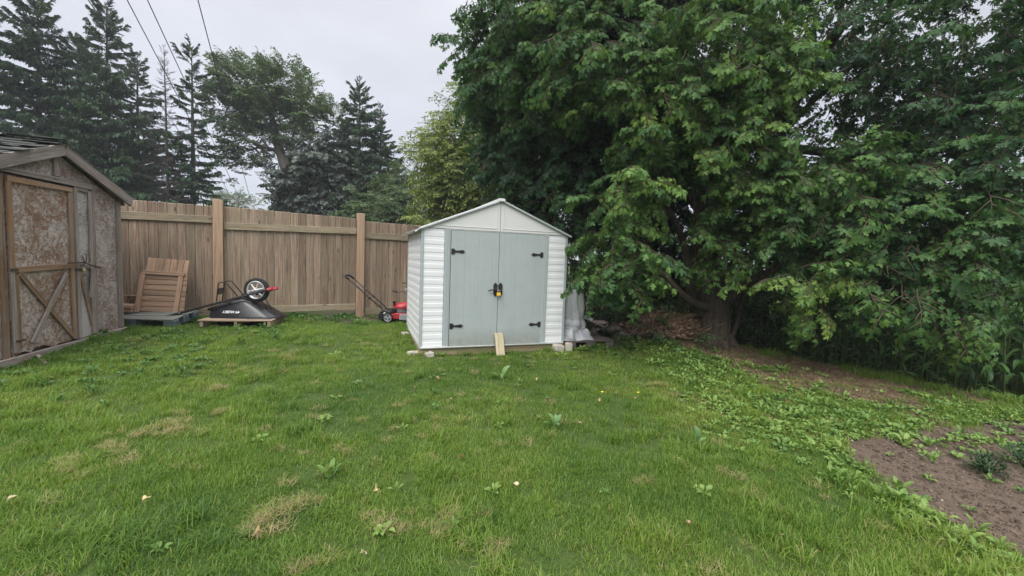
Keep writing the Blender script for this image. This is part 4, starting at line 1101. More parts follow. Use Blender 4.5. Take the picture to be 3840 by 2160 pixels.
# ------------------------------------------------------------------ lawn mower half behind the white shed
mx, my = -2.395, 8.0; mz = h1(mx, my)
mower = empty('lawn_mower', (mx, my, mz), math.radians(6), 'red push lawn mower with a black folding handle half hidden by the white shed', 'lawn mower')
GREYP = flat('grey_plastic', (.23, .23, .24), .55, var=.1)
def mwheel(x, y, r):
    mb = MB(); lathe(mb, [(r * .72, -.022), (r * .94, -.024), (r, -.014), (r, .014), (r * .94, .024), (r * .72, .022)], (0, 0, 0), 'Y', 28)
    wv = mb.build('wheel', RUBBER, mower, True); wv.location = (x, y, r)
    mb = MB(); lathe(mb, [(r * .73, -.02), (r * .74, -.028), (r * .58, -.026), (r * .56, 0), (r * .58, .022), (r * .73, .02)], (0, 0, 0), 'Y', 28)
    for k in range(3):
        a = 2 * math.pi * k / 3 + .5; c, s = math.cos(a), math.sin(a); V = []
        for rr, wd in ((.006, .018), (r * .6, .022)):
            V += [(rr * c - wd * s, -.026, rr * s + wd * c), (rr * c + wd * s, -.026, rr * s - wd * c), (rr * c + wd * s, .01, rr * s - wd * c), (rr * c - wd * s, .01, rr * s + wd * c)]
        mb.add(V, [(0, 1, 5, 4), (1, 2, 6, 5), (2, 3, 7, 6), (3, 0, 4, 7)])
    lathe(mb, [(0, -.034), (.014, -.034), (.018, -.02), (.018, .015), (0, .015)], (0, 0, 0), 'Y', 12)
    mb.build('hubcap', GREYP, wv)
for x, y in ((0, 0), (0, .46), (.56, .0), (.56, .46)): mwheel(x, y, .094)
DECK = REDP
prism('deck', mower, [(.05, .07), (.60, .07), (.66, .09), (.65, .15), (.58, .185), (.12, .185), (.06, .16)], .035, .42, DECK, .012)
prism('discharge_guard', mower, [(.21, .06), (.42, .05), (.44, .13), (.40, .165), (.22, .17)], -.01, .034, GREYP, .008)
prism('rear_cover', mower, [(-.19, .06), (-.10, .03), (-.02, .06), (.06, .17), (.05, .21), (-.08, .245), (-.15, .22), (-.195, .13)], .035, .42, BLACKP, .012)
prism('white_mark', mower, [(-.10, .178), (-.072, .20), (-.052, .20), (-.06, .188), (-.085, .168)], .028, .0335, LOGO)
mb = MB(); lathe(mb, [(0, .18), (.15, .18), (.16, .2), (.155, .27), (.13, .285), (0, .285)], (.24, .22, 0), 'Z', 20); mb.build('engine', BLACKP, mower)
for k in range(5):
    mb = MB(); lathe(mb, [(.12, .20 + .016 * k), (.168, .20 + .016 * k), (.168, .207 + .016 * k), (.12, .207 + .016 * k)], (.24, .22, 0), 'Z', 20); mb.build('cooling_fin', GREYP, mower)
mb = MB(); V = []; Fs = []
for r, z in ((.175, .275), (.18, .31), (.165, .345), (.11, .375), (.05, .385), (0, .386)):
    for k in range(20):
        a = 2 * math.pi * k / 20; V.append((.25 + r * 1.1 * math.cos(a), .22 + r * math.sin(a), z + .01 * math.cos(a)))
for r in range(5):
    for k in range(20): Fs.append((20 * r + k, 20 * r + (k + 1) % 20, 20 * r + 20 + (k + 1) % 20, 20 * r + 20 + k))
mb.add(V, Fs); mb.build('engine_cover', REDP, mower, True)
mb = MB(); lathe(mb, [(0, .33), (.024, .33), (.024, .385), (.034, .388), (.034, .412), (0, .414)], (.095, .12, 0), 'Z', 14); mb.build('fuel_cap', BLACKP, mower)
box('muffler', mower, (.10, .06, .25), (.08, .06, .09), BLACKP, .01)
for y in (.05, .40):
    tube('handle_bar', mower, [(-.07, y, .16), (-.13, y, .27), (-.42, y, .52), (-.80, y, .86)], .0125, BLACKM, 8)
    box('handle_knob', mower, (-.36, y - .02, .475), (.04, .03, .05), BLACKP, .008)
tube('grip', mower, [(-.76, .05, .825), (-.82, .05, .872), (-.84, .12, .89), (-.84, .33, .89), (-.82, .40, .872), (-.76, .40, .825)], .019, RUBBER, 8)
tube('cable', mower, [(-.70, .05, .80), (-.55, .04, .66), (-.40, .06, .50), (-.2, .05, .34), (-.0, .1, .25)], .005, BLACKM, 6)
tube('height_lever', mower, [(.02, .02, .12), (.0, .0, .19), (.03, -.01, .235)], .008, BLACKM, 6)

# bent handle standing behind the shed
q0 = at((1380 + 405 / 4.264) * KS, (1020 + 305 / 4.264) * KS, 8.35)
t = empty('bent_handle', (q0[0], q0[1], h1(q0[0], q0[1])), 0, 'bent black metal handle with a rubber grip sticking out behind the white shed', 'metal handle')
zb = q0[2] - h1(q0[0], q0[1])
tube('lever_rod', t, [(0.0, 0, zb), (.10, 0, zb - .025), (.17, .02, zb + .0), (.28, .03, zb - .05), (.36, .05, zb - .14), (.40, .08, zb - .5), (.40, .08, 0)], .008, BLACKM, 8)
tube('grip', t, [(-.015, 0, zb + .004), (.075, 0, zb - .02)], .014, RUBBER, 8)
tube('cross_bar', t, [(.15, .1, zb + .165), (.42, .1, zb + .162), (.44, .1, .0)], .010, BLACKM, 8)
box('chute_tip', t, (.27, .08, zb + .045), (.14, .05, .035), W_GREY, .006, Matrix.Rotation(-.25, 3, 'Y'))

# ------------------------------------------------------------------ tarp covered stack on the dark pallet
TARP = flat('white_tarp_cloth', (.47, .48, .51), .6, var=.08, scale=5, bumpd=.003, dirt=((.42, .42, .42), .45))
rs2 = random.Random(4); V = []; Fs = []; NS = 72
lev = [(0, .34, .30), (.03, .33, .29), (.08, .30, .27), (.14, .285, .255), (.195, .255, .235), (.21, .235, .22), (.222, .232, .218), (.25, .25, .235), (.30, .24, .23), (.345, .222, .215), (.36, .205, .205), (.375, .205, .205), (.42, .22, .21), (.55, .205, .20), (.7, .195, .195), (.80, .185, .19), (.855, .165, .175), (.875, .12, .13), (.885, .06, .07), (.885, 0, 0)]
for li, (z, rx, ry) in enumerate(lev):
    for k in range(NS):
        a = 2 * math.pi * k / NS
        fold = (math.sin(a * 7 + 2.2 * math.sin(z * 13) + .8 * math.sin(2 * a)) * .6 + math.sin(z * 31 + 4 * a) * .35 + math.sin(a * 9 + z * 5) * .5 + math.sin(a * 17 + z * 11 + 1) * .3 + math.sin(a * 5 - z * 9) * .5) * (.034 if z < .2 else .016) * min(1, rx / .1)
        flare = .09 * max(0, math.cos(a + .35)) ** 3 * max(0, 1 - z / .12) ** 1.5
        dz = (.012 * math.sin(3 * a + 1) + .006 * math.sin(7 * a)) * (1 if .1 < z < .6 else .3) + (.02 * max(0, math.sin(4 * a)) if z == 0 else 0)
        sq = 1 / max(abs(math.cos(a)), abs(math.sin(a))) ** .45
        V.append(((rx * sq + fold + flare) * math.cos(a), (ry * sq + fold) * math.sin(a), z + dz))
for r in range(len(lev) - 1):
    for k in range(NS): Fs.append((r * NS + k, r * NS + (k + 1) % NS, (r + 1) * NS + (k + 1) % NS, (r + 1) * NS + k))
tarp = link('tarp_covered_stack', mesh('tarp_covered_stack', V, Fs, TARP, smooth=True)); tarp.location = (1.06, 7.34, .150); tarp.rotation_euler = (0, 0, WS_A)
tag(tarp, 'tall stack wrapped in dirty white tarpaulin on the dark pallet by the shed', 'tarp')
for z, rr in ((.216, .245), (.367, .218)):
    pts = [((rr / max(abs(math.cos(a)), abs(math.sin(a))) ** .45) * math.cos(a), (rr * .95 / max(abs(math.cos(a)), abs(math.sin(a))) ** .45) * math.sin(a), z + .012 * math.sin(3 * a + 1)) for a in np.linspace(0, 2 * math.pi, 40)]
    tube('tie_cord', tarp, pts, .006, TARP, 6)
# broken boards
t = empty('broken_board', (0, 0, 0), 0, 'broken white board jutting out from behind the white tarp', 'board')
bar('board_piece', t, at((2080 + 565 / 5.177) * KS, (1060 + 655 / 5.177) * KS, 7.5), at((2080 + 730 / 5.177) * KS, (1060 + 735 / 5.177) * KS, 7.45), .075, .012, TARP, (-.3, -.6, .7), .002, .006)
bar('splinter', t, at((2080 + 640 / 5.177) * KS, (1060 + 720 / 5.177) * KS, 7.44), at((2080 + 975 / 5.177) * KS, (1060 + 860 / 5.177) * KS, 7.35), .018, .012, W_GREY, (0, -.3, 1), .002, .003)
t = empty('grey_board', (0, 0, 0), 0, 'short grey board lying level on the stone heap behind the pallet', 'board')
bar('board_piece', t, at((2080 + 735 / 5.177) * KS, (1060 + 755 / 5.177) * KS, 7.7), at((2080 + 975 / 5.177) * KS, (1060 + 768 / 5.177) * KS, 7.75), .10, .016, W_GREY, (0, -.55, .8), .003, .004)

# ------------------------------------------------------------------ heap of stones
SM_ = [flat('field_stone', (.13, .115, .10), .9, var=.4, scale=7, bumpd=.01), flat('field_stone_brown', (.16, .115, .085), .9, var=.4, scale=7, bumpd=.01), flat('field_stone_grey', (.17, .165, .155), .9, var=.35, scale=7, bumpd=.01)]
rs3 = random.Random(8); sm = []
for k in range(9):
    V, Fs = rock(rs3, 1, 2); sm.append(mesh('stone', V, Fs, SM_[k % 3], smooth=True))
for k in range(48):
    f = rs3.random(); cx, cy = 1.45 + 1.25 * f, 8.25 - .1 * f + rs3.uniform(-.45, .3)
    hh = .36 * math.exp(-((cx - 2.1) / .5) ** 2) * (1 - abs(cy - 8.3) * 1.2)
    o = link('stone', sm[k % 9]); s = rs3.uniform(.05, .11)
    o.location = (cx, cy, h1(cx, cy) + max(0, hh) * rs3.uniform(.3, 1) + s * .3); o.scale = (s * rs3.uniform(.9, 1.3), s, s * rs3.uniform(.6, .9)); o.rotation_euler = (rs3.uniform(-.5, .5), rs3.uniform(-.5, .5), rs3.random() * 6.28)
    tag(o, 'brown grey field stone in the heap behind the pallet under the maple', 'stone', 'stones of the heap')
# ------------------------------------------------------------------ pile of dead branches
BP = at(1678, 835, 7.75); bz = h1(BP[0], BP[1])
brush = empty('brush_pile', (BP[0], BP[1], bz), 0, 'tangled pile of dead brown branches and leaves left of the maple trunk', 'brush pile')
TWIG = flat('dead_twig', (.23, .165, .115), .9, var=.35, scale=12); mb = MB(); rs4 = random.Random(9)
for k in range(210):
    a = rs4.random() * 6.28; r = .62 * math.sqrt(rs4.random()); x, y = r * 1.15 * math.cos(a), r * .6 * math.sin(a)
    top = .34 * (1 - (r / .7) ** 2) + .04; p = np.array([x, y, rs4.uniform(.0, 1) * top]); d = np.array([rs4.gauss(0, 1), rs4.gauss(0, .7), rs4.gauss(.15, .5)]); d /= np.linalg.norm(d)
    ln = rs4.uniform(.15, .5); pts = [p]
    for q in range(3): d = d + np.array([rs4.gauss(0, .3) for _ in range(3)]); d /= np.linalg.norm(d); pp = pts[-1] + d * ln / 3; pp[2] = max(pp[2], .01); pts.append(pp)
    r0 = rs4.uniform(.003, .008); mb.tube(pts, [r0, r0 * .8, r0 * .6, r0 * .35], 5)
o = mb.build('twig', TWIG, brush); o['kind'] = 'stuff'
for i, (p, q) in enumerate((((-.75, -.25, .0), (-.35, -.1, .28)), ((.55, -.2, .05), (.95, -.3, .27)), ((-.2, -.3, .05), (.3, -.35, .06)), ((-.3, -.25, .18), (-.05, -.3, .45)))):
    tube('branch', brush, [p, tuple((np.array(p) + np.array(q)) / 2 + np.array([0, 0, .04])), q], [.012, .01, .006], TWIG, 6)
M_DEAD = leafmat('dead_leaf', [(0, (.09, .06, .04)), (.5, (.21, .135, .09)), (1, (.32, .22, .145))], transl=.15, rough=.8, rnd=.4)
V = []; Fs = []; lt = []
for k in range(60):
    p = np.array([rs4.gauss(0, .06), rs4.gauss(0, .06), rs4.gauss(0, .05)]); s = rs4.uniform(.015, .04)
    A = np.array([[rs4.gauss(0, 1) for _ in range(3)] for _ in range(2)]); A /= np.linalg.norm(A, axis=1, keepdims=True); b0 = len(V)
    V += [p, p + A[0] * s + A[1] * s * .4, p + A[0] * 2 * s, p + A[0] * s - A[1] * s * .4]; Fs += [(b0, b0 + 1, b0 + 2, b0 + 3)]; lt.append(rs4.random() - .5)
cdead = protoset('dead_leaves', [proto('d', V, Fs, M_DEAD, lt)])
n = 130; a = RNG.random(n) * 6.28; r = .65 * np.sqrt(RNG.random(n)); P = np.stack([r * 1.15 * np.cos(a), r * .55 * np.sin(a), (.30 * (1 - (r / .72) ** 2) + .02) * RNG.random(n) ** .5], 1)
scatter('dry_leaves', cdead, P, RNG.random((n, 3)) * 6, RNG.uniform(.8, 1.4, n), np.zeros(n), RNG.uniform(.1, .9, n), brush)

# ------------------------------------------------------------------ utility pole and its wires
pb = at(598, 540, 45); pt = at(599, 497, 45)
POLE = flat('grey_pole_wood', (.16, .14, .12), .9, var=.2)
t = empty('utility_pole', (pb[0], pb[1], 0), 0, 'distant grey wooden utility pole with a crossarm beyond the fence', 'utility pole')
V, Fs = tube_arrays([(0, 0, 0), (0, 0, pt[2])], [.15, .11], 10); link('pole_shaft', mesh('pole_shaft', V, Fs, POLE), t)
cl_, cr_ = at(560, 499, 45.4), at(631, 503, 44.6); o_ = np.array([pb[0], pb[1], 0])
bar('crossarm', t, cl_ - o_, cr_ - o_, .11, .09, POLE, (0, 0, 1), .01)
for f in (.02, .3, .98):
    p = (cl_ * (1 - f) + cr_ * f) - o_; V, Fs = tube_arrays([p, p + np.array([0, 0, .2])], [.05, .03], 8); link('insulator', mesh('insulator', V, Fs, GREYP), t)
WIRE = flat('dark_wire', (.05, .05, .055), .6)
ends = [(at(566, 497, 45.3), (222, 0), 'faintest wire, far left, crossing behind the tallest spruce'), (at(580, 495, 45.2), (320, 0), 'second wire from the left, above the tall spruces'), (at(600, 494, 45), (371, 0), 'third wire from the left, passing the dead spruce top'), (at(629, 499, 44.6), (498, 0), 'rightmost wire, alone in the open sky')]
for p, (px, py), lb in ends:
    q = at(px, py, 13); d = q - p; far = p + d * 1.35; pts = []
    for k in range(25):
        s = k / 24; pp = p * (1 - s) + far * s; pp = pp - np.array([0, 0, .0]) ; pts.append(pp)
    V, Fs = tube_arrays(pts, np.linspace(.022, .012, 25), 5); o = link('overhead_wire', mesh('overhead_wire', V, Fs, WIRE)); tag(o, 'thin dark overhead ' + lb, 'wire', 'overhead wires')

# ------------------------------------------------------------------ marigolds in the bed
M_MAR = leafmat('marigold_leaf', [(0, (.012, .04, .012)), (.5, (.025, .075, .022)), (1, (.05, .12, .03))], transl=.15, rough=.5, inst=False)
M_ORA = flat('orange_petal', (.75, .19, .01), .6, var=.2)
def marigold(px, py, rad, hh, label, flowers):
    p = ground_hit(px, py); t = empty('marigold_plant', (p[0], p[1], h1(p[0], p[1])), 0, label, 'flower plant'); mb = MB(); r = random.Random(px)
    for k in range(420):
        a = r.random() * 6.28; el = math.asin(r.random()); rr = r.random() ** .35
        c = np.array([rad * rr * math.cos(a) * math.cos(el), rad * rr * math.sin(a) * math.cos(el), .015 + hh * rr * math.sin(el)])
        d = c / np.linalg.norm(c) + np.array([r.gauss(0, .5) for _ in range(3)]); d /= np.linalg.norm(d); s = r.uniform(.02, .04)
        u = np.cross(d, (0, 0, 1)); u /= np.linalg.norm(u) + 1e-6
        mb.add([c, c + d * s * .5 + u * s * .2, c + d * s, c + d * s * .5 - u * s * .2], [(0, 1, 2, 3)])
    o = mb.build('foliage', M_MAR, t); o['kind'] = 'stuff'
    for k in range(6): tube('stem', t, [(0, 0, 0), (rad * .5 * math.cos(k), rad * .5 * math.sin(k), hh * .7)], .004, M_MAR, 5)
    for fx, fy, fz in flowers:
        mb = MB()
        for q in range(22):
            a = q * 2.4; s = .022 * (1 - .5 * q / 22); c = np.array([fx, fy, fz + .018 * q / 22])
            d = np.array([math.cos(a), math.sin(a), .25]); u = np.array([-math.sin(a), math.cos(a), 0])
            mb.add([c, c + d * s * .7 + u * s * .45, c + d * s * 1.1, c + d * s * .7 - u * s * .45], [(0, 1, 2, 3)])
        mb.build('flower', M_ORA, t)
marigold(2478, 1192, .125, .15, 'small dark green flower plant without blooms on the bare soil', [])
marigold(2575, 1176, .17, .19, 'larger dark green marigold plant with an orange bloom at the soil bed edge', [(-.05, -.16, .10), (.0, -.165, .115)])

# ------------------------------------------------------------------ single plants and fallen leaves on the lawn
M_DOCK = leafmat('dock_leaf', [(0, (.12, .22, .08)), (1, (.17, .28, .10))], transl=.25, rough=.5, inst=False)
def dock(px, py, leaves, label):
    p = ground_hit(px, py); t = empty('dock_weed', tuple(p), 0, label, 'weed')
    for az, ti, Lf, wd in leaves:
        v, f = ovate(Lf, wd, 6, .12, .7, .25); o = link('leaf', mesh('leaf', v, f, M_DOCK, smooth=True), t); o.rotation_euler = (.2, -ti, az); o.location = (0, 0, .02)
dock(1262, 957, [(.35, 1.0, .17, .10), (3.0, .35, .16, .07), (1.7, .5, .09, .05)], 'pale green dock plant with two broad leaves in the lawn below the plank')
dock(1395, 1078, [(.6, .9, .11, .05), (2.3, .8, .12, .055), (3.4, .4, .1, .05), (5.0, .5, .1, .05), (1.4, 1.1, .1, .04)], 'leafy pale weed rosette with upright leaves in the middle of the lawn')
dock(1752, 1120, [(1.9, 1.3, .13, .085), (.2, .35, .09, .04)], 'single rounded upright leaf with a small side leaf, right of the middle of the lawn')
dock(1700, 890, [(.5, .5, .12, .07), (2.4, .4, .11, .06), (4, .5, .1, .06)], 'small broad leaved weed close to the soil mound left of the maple')
dock(570, 800, [(1.8, 1.2, .08, .03), (.9, 1.0, .08, .03), (2.4, .9, .07, .03)], 'tiny weed poking up through the pallet edge before the wheelbarrow tray')
M_FALL = leafmat('fallen_leaf', [(0, (.42, .24, .15)), (.3, (.50, .33, .22)), (.6, (.55, .45, .2)), (1, (.62, .52, .36))], transl=.15, rough=.7, inst=False)
def curl_leaf(k):
    r = random.Random(k); v, f = ovate(.075, .05, 5, r.uniform(.1, .7), r.uniform(.6, 2.2), .3); v = np.array(v); v[:, 2] += .02 * np.sin(v[:, 1] * 90 + k); return mesh('fallen_leaf', v, f, M_FALL)
FL = [curl_leaf(k) for k in range(6)]
FLAB = ['tan curled leaf in the grass straight below the white shed left door', 'dry leaf lying just left of the single upright round leaf', 'dry leaf in the lower right lawn, straight below the round upright leaf',
 'largest looking curled tan leaf low in the right foreground grass', 'pale leaf at the very left edge of the lawn foreground', 'pale leaf in front of the biggest straw patch in the near lawn', 'small dry leaf in the grass below the left corner of the white shed',
 'dry leaf close to the right of the leafy weed rosette', 'dry leaf in the empty near lawn below the weed rosette', 'leaf nearest the bottom edge of the picture, left of the middle', 'dry leaf on the brownish spot right of the two dandelions', 'dry leaf right beside the right hand dandelion',
 'dry leaf right beside the left hand dandelion', 'dry leaf on the brown strip under the maple, farthest right', 'dry leaf among the broad weeds just before the brown strip', 'dry leaf in the open lawn a little below the left shed corner block', 'dry leaf in the lawn right of the two leaved dock plant',
 'dry leaf in the lawn left of the two leaved dock plant', 'dry leaf in the near lawn right of the straw patches', 'dry leaf among low weeds left of the soil bed tip', 'dry leaf in the left foreground lawn, apart from the straw patches', 'dry leaf in the grass between the mower and the left shed corner']
for k, (px, py) in enumerate([(1170, 1165), (1715, 1165), (1725, 1325), (1960, 1362), (10, 1283), (635, 1358), (1045, 985), (1455, 1075), (1290, 1235), (905, 1410), (1655, 970), (1595, 1005), (1505, 1010), (2245, 930), (2150, 990), (1130, 1015), (1350, 965), (1100, 960), (940, 1250), (1820, 1050), (380, 1270), (990, 910)]):
    lab = FLAB[k]
    p = ground_hit(px, py); o = link('fallen_leaf', FL[k % 6]); o.location = (p[0], p[1], h1(p[0], p[1]) + .04); o.rotation_euler = (random.uniform(-.7, .7), random.uniform(-.6, .6), random.random() * 6.28); s = random.uniform(.45, .8); o.scale = (s, s, s)
    tag(o, lab, 'fallen leaf', 'fallen leaves on the lawn')
M_YEL = flat('yellow_petal', (.8, .6, .02), .6)
for px, py, lb in ((1513, 1003, 'small yellow dandelion bloom, the left one of two, beside a bare spot in the lawn'), (1603, 1004, 'small yellow dandelion bloom, the right one of two, in a tuft of long grass')):
    p = ground_hit(px, py); t = empty('dandelion', (p[0], p[1], h1(p[0], p[1])), 0, lb, 'flower'); tube('stem', t, [(0, 0, 0), (.005, 0, .075)], .002, M_DOCK, 5); mb = MB()
    for q in range(20):
        a = q * 2.4; s = .016; d = np.array([math.cos(a), math.sin(a), .4]); u = np.array([-math.sin(a), math.cos(a), 0]); c = np.array([.005, 0, .075]); mb.add([c, c + d * s + u * .004, c + d * s - u * .004], [(0, 1, 2)])
    mb.build('flower', M_YEL, t)
# ------------------------------------------------------------------ foliage pieces
def maple_leaf():
    h = [(.0, .0), (.06, .07), (.12, .26), (.21, .15), (.34, .30), (.56, .46), (.52, .26), (.47, .11), (.62, .16), (.78, .21), (.80, .10), (1.0, .0)]
    o = h + [(x, -y) for x, y in h[-2:0:-1]]
    V = [(.36, 0, 0)] + [(x, y, .16 * abs(y) - .16 * x * x + .02) for x, y in o]; V[0] = (.36, 0, -.01)
    n = len(o); Fs = [(0, i + 1, (i + 1) % n + 1) for i in range(n)]
    return np.array(V), Fs
def simple_leaf(asp=.5):
    V = [(0, 0, 0), (.3, asp * .5, .05), (.7, asp * .38, .02), (1, 0, -.08), (.7, -asp * .38, .02), (.3, -asp * .5, .05), (.5, 0, -.03)]
    return np.array(V), [(6, 0, 1), (6, 1, 2), (6, 2, 3), (6, 3, 4), (6, 4, 5), (6, 5, 0)]
def tri_leaf(asp=.5):
    return np.array([(0, 0, 0), (.45, asp * .5, .05), (1, 0, -.06), (.45, -asp * .5, .05)]), [(0, 1, 2, 3)]
def frame(x, zref):
    x = x / np.linalg.norm(x); z = zref - x * x.dot(zref); z /= np.linalg.norm(z) + 1e-9
    return np.stack([x, np.cross(z, x), z], 1)
def spray_frames(rs, ln, nodes, size, droop=.5, side=3, hang=.7, sidelen=.5):
    """leaf frames (origin, 3x3, size) and twig polylines of one drooping spray along +x"""
    fr = []; tw = []
    def twig(p, d, l, n, lev):
        pts = [p.copy()]; st = l / n
        for k in range(n):
            d = d + np.array([rs.gauss(0, .1), rs.gauss(0, .1), -droop * .9 / n + rs.gauss(0, .06)]); d /= np.linalg.norm(d)
            p = p + d * st; pts.append(p.copy())
            for sg in (-1, 1):
                if lev == 0 and k < 1: continue
                sd = np.cross((0, 0, 1.), d); sd /= np.linalg.norm(sd) + 1e-9
                ld = d * rs.uniform(.2, .8) + sd * sg * rs.uniform(.5, 1.1) + np.array([0, 0, -hang * rs.uniform(.1, 1.8)])
                zr = np.array([rs.gauss(0, .65), rs.gauss(0, .65), .9]) + d * .5
                ld /= np.linalg.norm(ld); pet = size * rs.uniform(.2, .5)
                fr.append((p + ld * pet, frame(ld, zr), size * rs.uniform(.7, 1.15)))
            if lev == 0 and side and 0 < k < n - 1 and rs.random() < side / max(1, n - 2):
                sg = rs.choice((-1, 1)); sd = np.cross((0, 0, 1.), d); q = d * .7 + sd * sg * .8; q /= np.linalg.norm(q)
                twig(p, q, l * sidelen * rs.uniform(.7, 1.1), max(2, int(n * .5)), 1)
        ld = d + np.array([0, 0, -hang * .8]); fr.append((p, frame(ld, np.array([rs.gauss(0, .3), rs.gauss(0, .3), 1.]) + d), size * rs.uniform(.8, 1.2)))
        tw.append(pts)
    twig(np.zeros(3), np.array([1., 0, .12]), ln, nodes, 0)
    return fr, tw
def spray_proto(rs, leaf, mat, bark, **kw):
    fr, tw = spray_frames(rs, **kw); LV, LF = leaf; V = []; Fs = []; lt = []; mi = []
    for o, R3, s in fr:
        b0 = len(V); V.extend((o + (LV * s) @ R3.T).tolist()); Fs.extend([tuple(i + b0 for i in f) for f in LF]); t = rs.random() - .5; lt += [t] * len(LF); mi += [0] * len(LF)
    for pts in tw:
        v, f = tube_arrays(pts, np.linspace(.006, .0025, len(pts)), 3, False); b0 = len(V); V.extend([list(q) for q in v]); Fs.extend([tuple(i + b0 for i in ff) for ff in f]); lt += [0] * len(f); mi += [1] * len(f)
    return proto('p', V, Fs, None, lt, [mat, bark], mi)
def lobes_points(lobes, rng, per_m2):
    """sprays through each bough: (P, X direction, tint)"""
    Ps, Xs, Ts = [], [], []
    for (c, r, tint, dm) in lobes:
        c = np.array(c); r = np.array(r); area = 4 * math.pi * ((r[0] * r[1]) ** 1.6 / 3 + (r[0] * r[2]) ** 1.6 / 3 + (r[1] * r[2]) ** 1.6 / 3) ** (1 / 1.6)
        n = max(6, int(area * per_m2 * dm)); d = rng.normal(size=(n, 3)); d /= np.linalg.norm(d, axis=1, keepdims=True)
        rad = (.35 + .65 * rng.random(n) ** .55)[:, None]
        # ragged outline
        rag = 1 + .16 * np.sin(d @ np.array([3.1, 5.3, 4.1]) + c[0] * 3)[:, None] + rng.normal(0, .06, (n, 1))
        Ps.append(c + d * r * rad * rag); x = d / r; x /= np.linalg.norm(x, axis=1, keepdims=True)
        Xs.append(x); Ts.append(np.full(n, tint))
    return np.concatenate(Ps), np.concatenate(Xs), np.concatenate(Ts)
BARK = wood('maple_bark', (.03, .023, .018), (.085, .066, .052), (.165, .13, .105), (.085, .08, .05), .5, bumpd=.06, grain=.7)
BARK2 = flat('grey_bark', (.085, .075, .065), .95, var=.4, scale=8, bumpd=.02)
TWB = flat('twig_bark', (.07, .05, .035), .9)
def crown(name, parent, coll, nproto, P, X, tint, smin, smax, rng, droop=.45, jit=.35, swp=(0, 0, 0), trand=.09):
    n = len(P); X = X * np.array([1, 1, .7]) + rng.normal(0, jit, (n, 3)) + np.array([0, 0, -droop]) + np.array(swp)
    Zr = np.tile(np.array([0, 0, 1.0]), (n, 1)) + rng.normal(0, .25, (n, 3))
    return scatter(name, coll, P, eulers(X, Zr), smin + (smax - smin) * rng.random(n), rng.integers(0, nproto, n), np.clip(tint + rng.normal(0, trand, n), 0, 1), parent)

# ------------------------------------------------------------------ the big maple
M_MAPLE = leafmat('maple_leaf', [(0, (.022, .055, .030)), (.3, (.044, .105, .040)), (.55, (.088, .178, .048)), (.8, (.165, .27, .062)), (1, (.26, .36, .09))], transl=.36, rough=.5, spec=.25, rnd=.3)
rs5 = random.Random(21); rng = np.random.default_rng(5)
ML = maple_leaf()
cm = protoset('maple_spray', [spray_proto(rs5, ML, M_MAPLE, TWB, ln=rs5.uniform(.42, .6), nodes=8, size=.092, droop=.65, side=4, hang=.8) for _ in range(7)])
maple = empty('maple_tree', (0, 0, 0), 0, 'huge leafy maple with drooping boughs and a thick dark trunk at the lawn edge', 'tree')
def limb(name, pts, rad, seg=12, n=4, par=maple, mat=BARK):
    P = smooth_path(pts, n); R2 = np.interp(np.linspace(0, 1, len(P)), np.linspace(0, 1, len(rad)), rad)
    V, Fs = tube_arrays(P, list(R2), seg, True, .07)
    return link(name, mesh(name, V, Fs, mat, smooth=True), par)
tz = h1(3.9, 7.75)
T0 = at(1797, 868, 7.75)
trunk_pts = [T0 + np.array([0, 0, -.25]), T0 + np.array([0, 0, .06]), at(1795, 830, 7.75), at(1795, 770, 7.75), at(1783, 700, 7.8), at(1775, 600, 7.85), at(1790, 470, 7.9), at(1850, 380, 7.9), at(1935, 330, 7.85)]
limb('trunk', trunk_pts, [.36, .32, .285, .27, .265, .24, .22, .20, .19], 18, 5)
for k in range(7):                                                    # root flare
    a = k * .9 + .3; limb('root', [T0 + np.array([.17 * math.cos(a), .17 * math.sin(a), .36]), T0 + np.array([.29 * math.cos(a), .29 * math.sin(a), .09]), T0 + np.array([.5 * math.cos(a), .5 * math.sin(a), -.12])], [.05, .08, .04], 8)
limb('limb', [at(1785, 775, 7.65), at(1745, 762, 7.45), at(1705, 730, 7.2), at(1668, 690, 6.95), at(1600, 640, 6.6), at(1540, 640, 6.3)], [.10, .065, .055, .045, .03, .015])
limb('limb', [at(1775, 800, 7.7), at(1740, 740, 7.7), at(1733, 690, 7.65), at(1722, 620, 7.6), at(1690, 540, 7.3), at(1620, 470, 6.9)], [.09, .075, .065, .06, .045, .02])
limb('limb', [at(1800, 640, 7.6), at(1778, 590, 7.3), at(1755, 540, 7.1), at(1745, 475, 6.9), at(1720, 440, 6.7)], [.06, .055, .05, .045, .02])
limb('limb', [at(1820, 760, 7.7), at(1870, 720, 7.5), at(1920, 690, 7.2), at(2000, 660, 6.8), at(2120, 640, 6.3)], [.11, .09, .07, .05, .02])
limb('limb', [at(1840, 850, 7.7), at(1858, 800, 7.8), at(1868, 740, 7.9), at(1885, 640, 8.1)], [.05, .04, .035, .03])
limb('limb', [at(1935, 335, 7.85), at(1975, 280, 7.6), at(2020, 210, 7.2), at(2065, 140, 6.7), at(2120, 60, 6.1)], [.14, .13, .12, .10, .07])
limb('limb', [at(1930, 335, 7.9), at(1945, 260, 7.9), at(1960, 180, 7.9), at(1985, 60, 7.8), at(1990, -60, 7.8)], [.14, .12, .10, .08, .05])
limb('limb', [at(1960, 345, 7.8), at(2030, 270, 7.3), at(2110, 190, 6.7), at(2230, 110, 6.0)], [.06, .05, .04, .02])
limb('limb', [at(1850, 380, 7.9), at(1800, 250, 7.9), at(1700, 120, 7.8), at(1600, 20, 7.5)], [.13, .10, .07, .04])
limb('limb', [at(1783, 560, 7.9), at(1700, 460, 8.1), at(1560, 360, 8.2), at(1420, 300, 8.2)], [.1, .07, .05, .02])
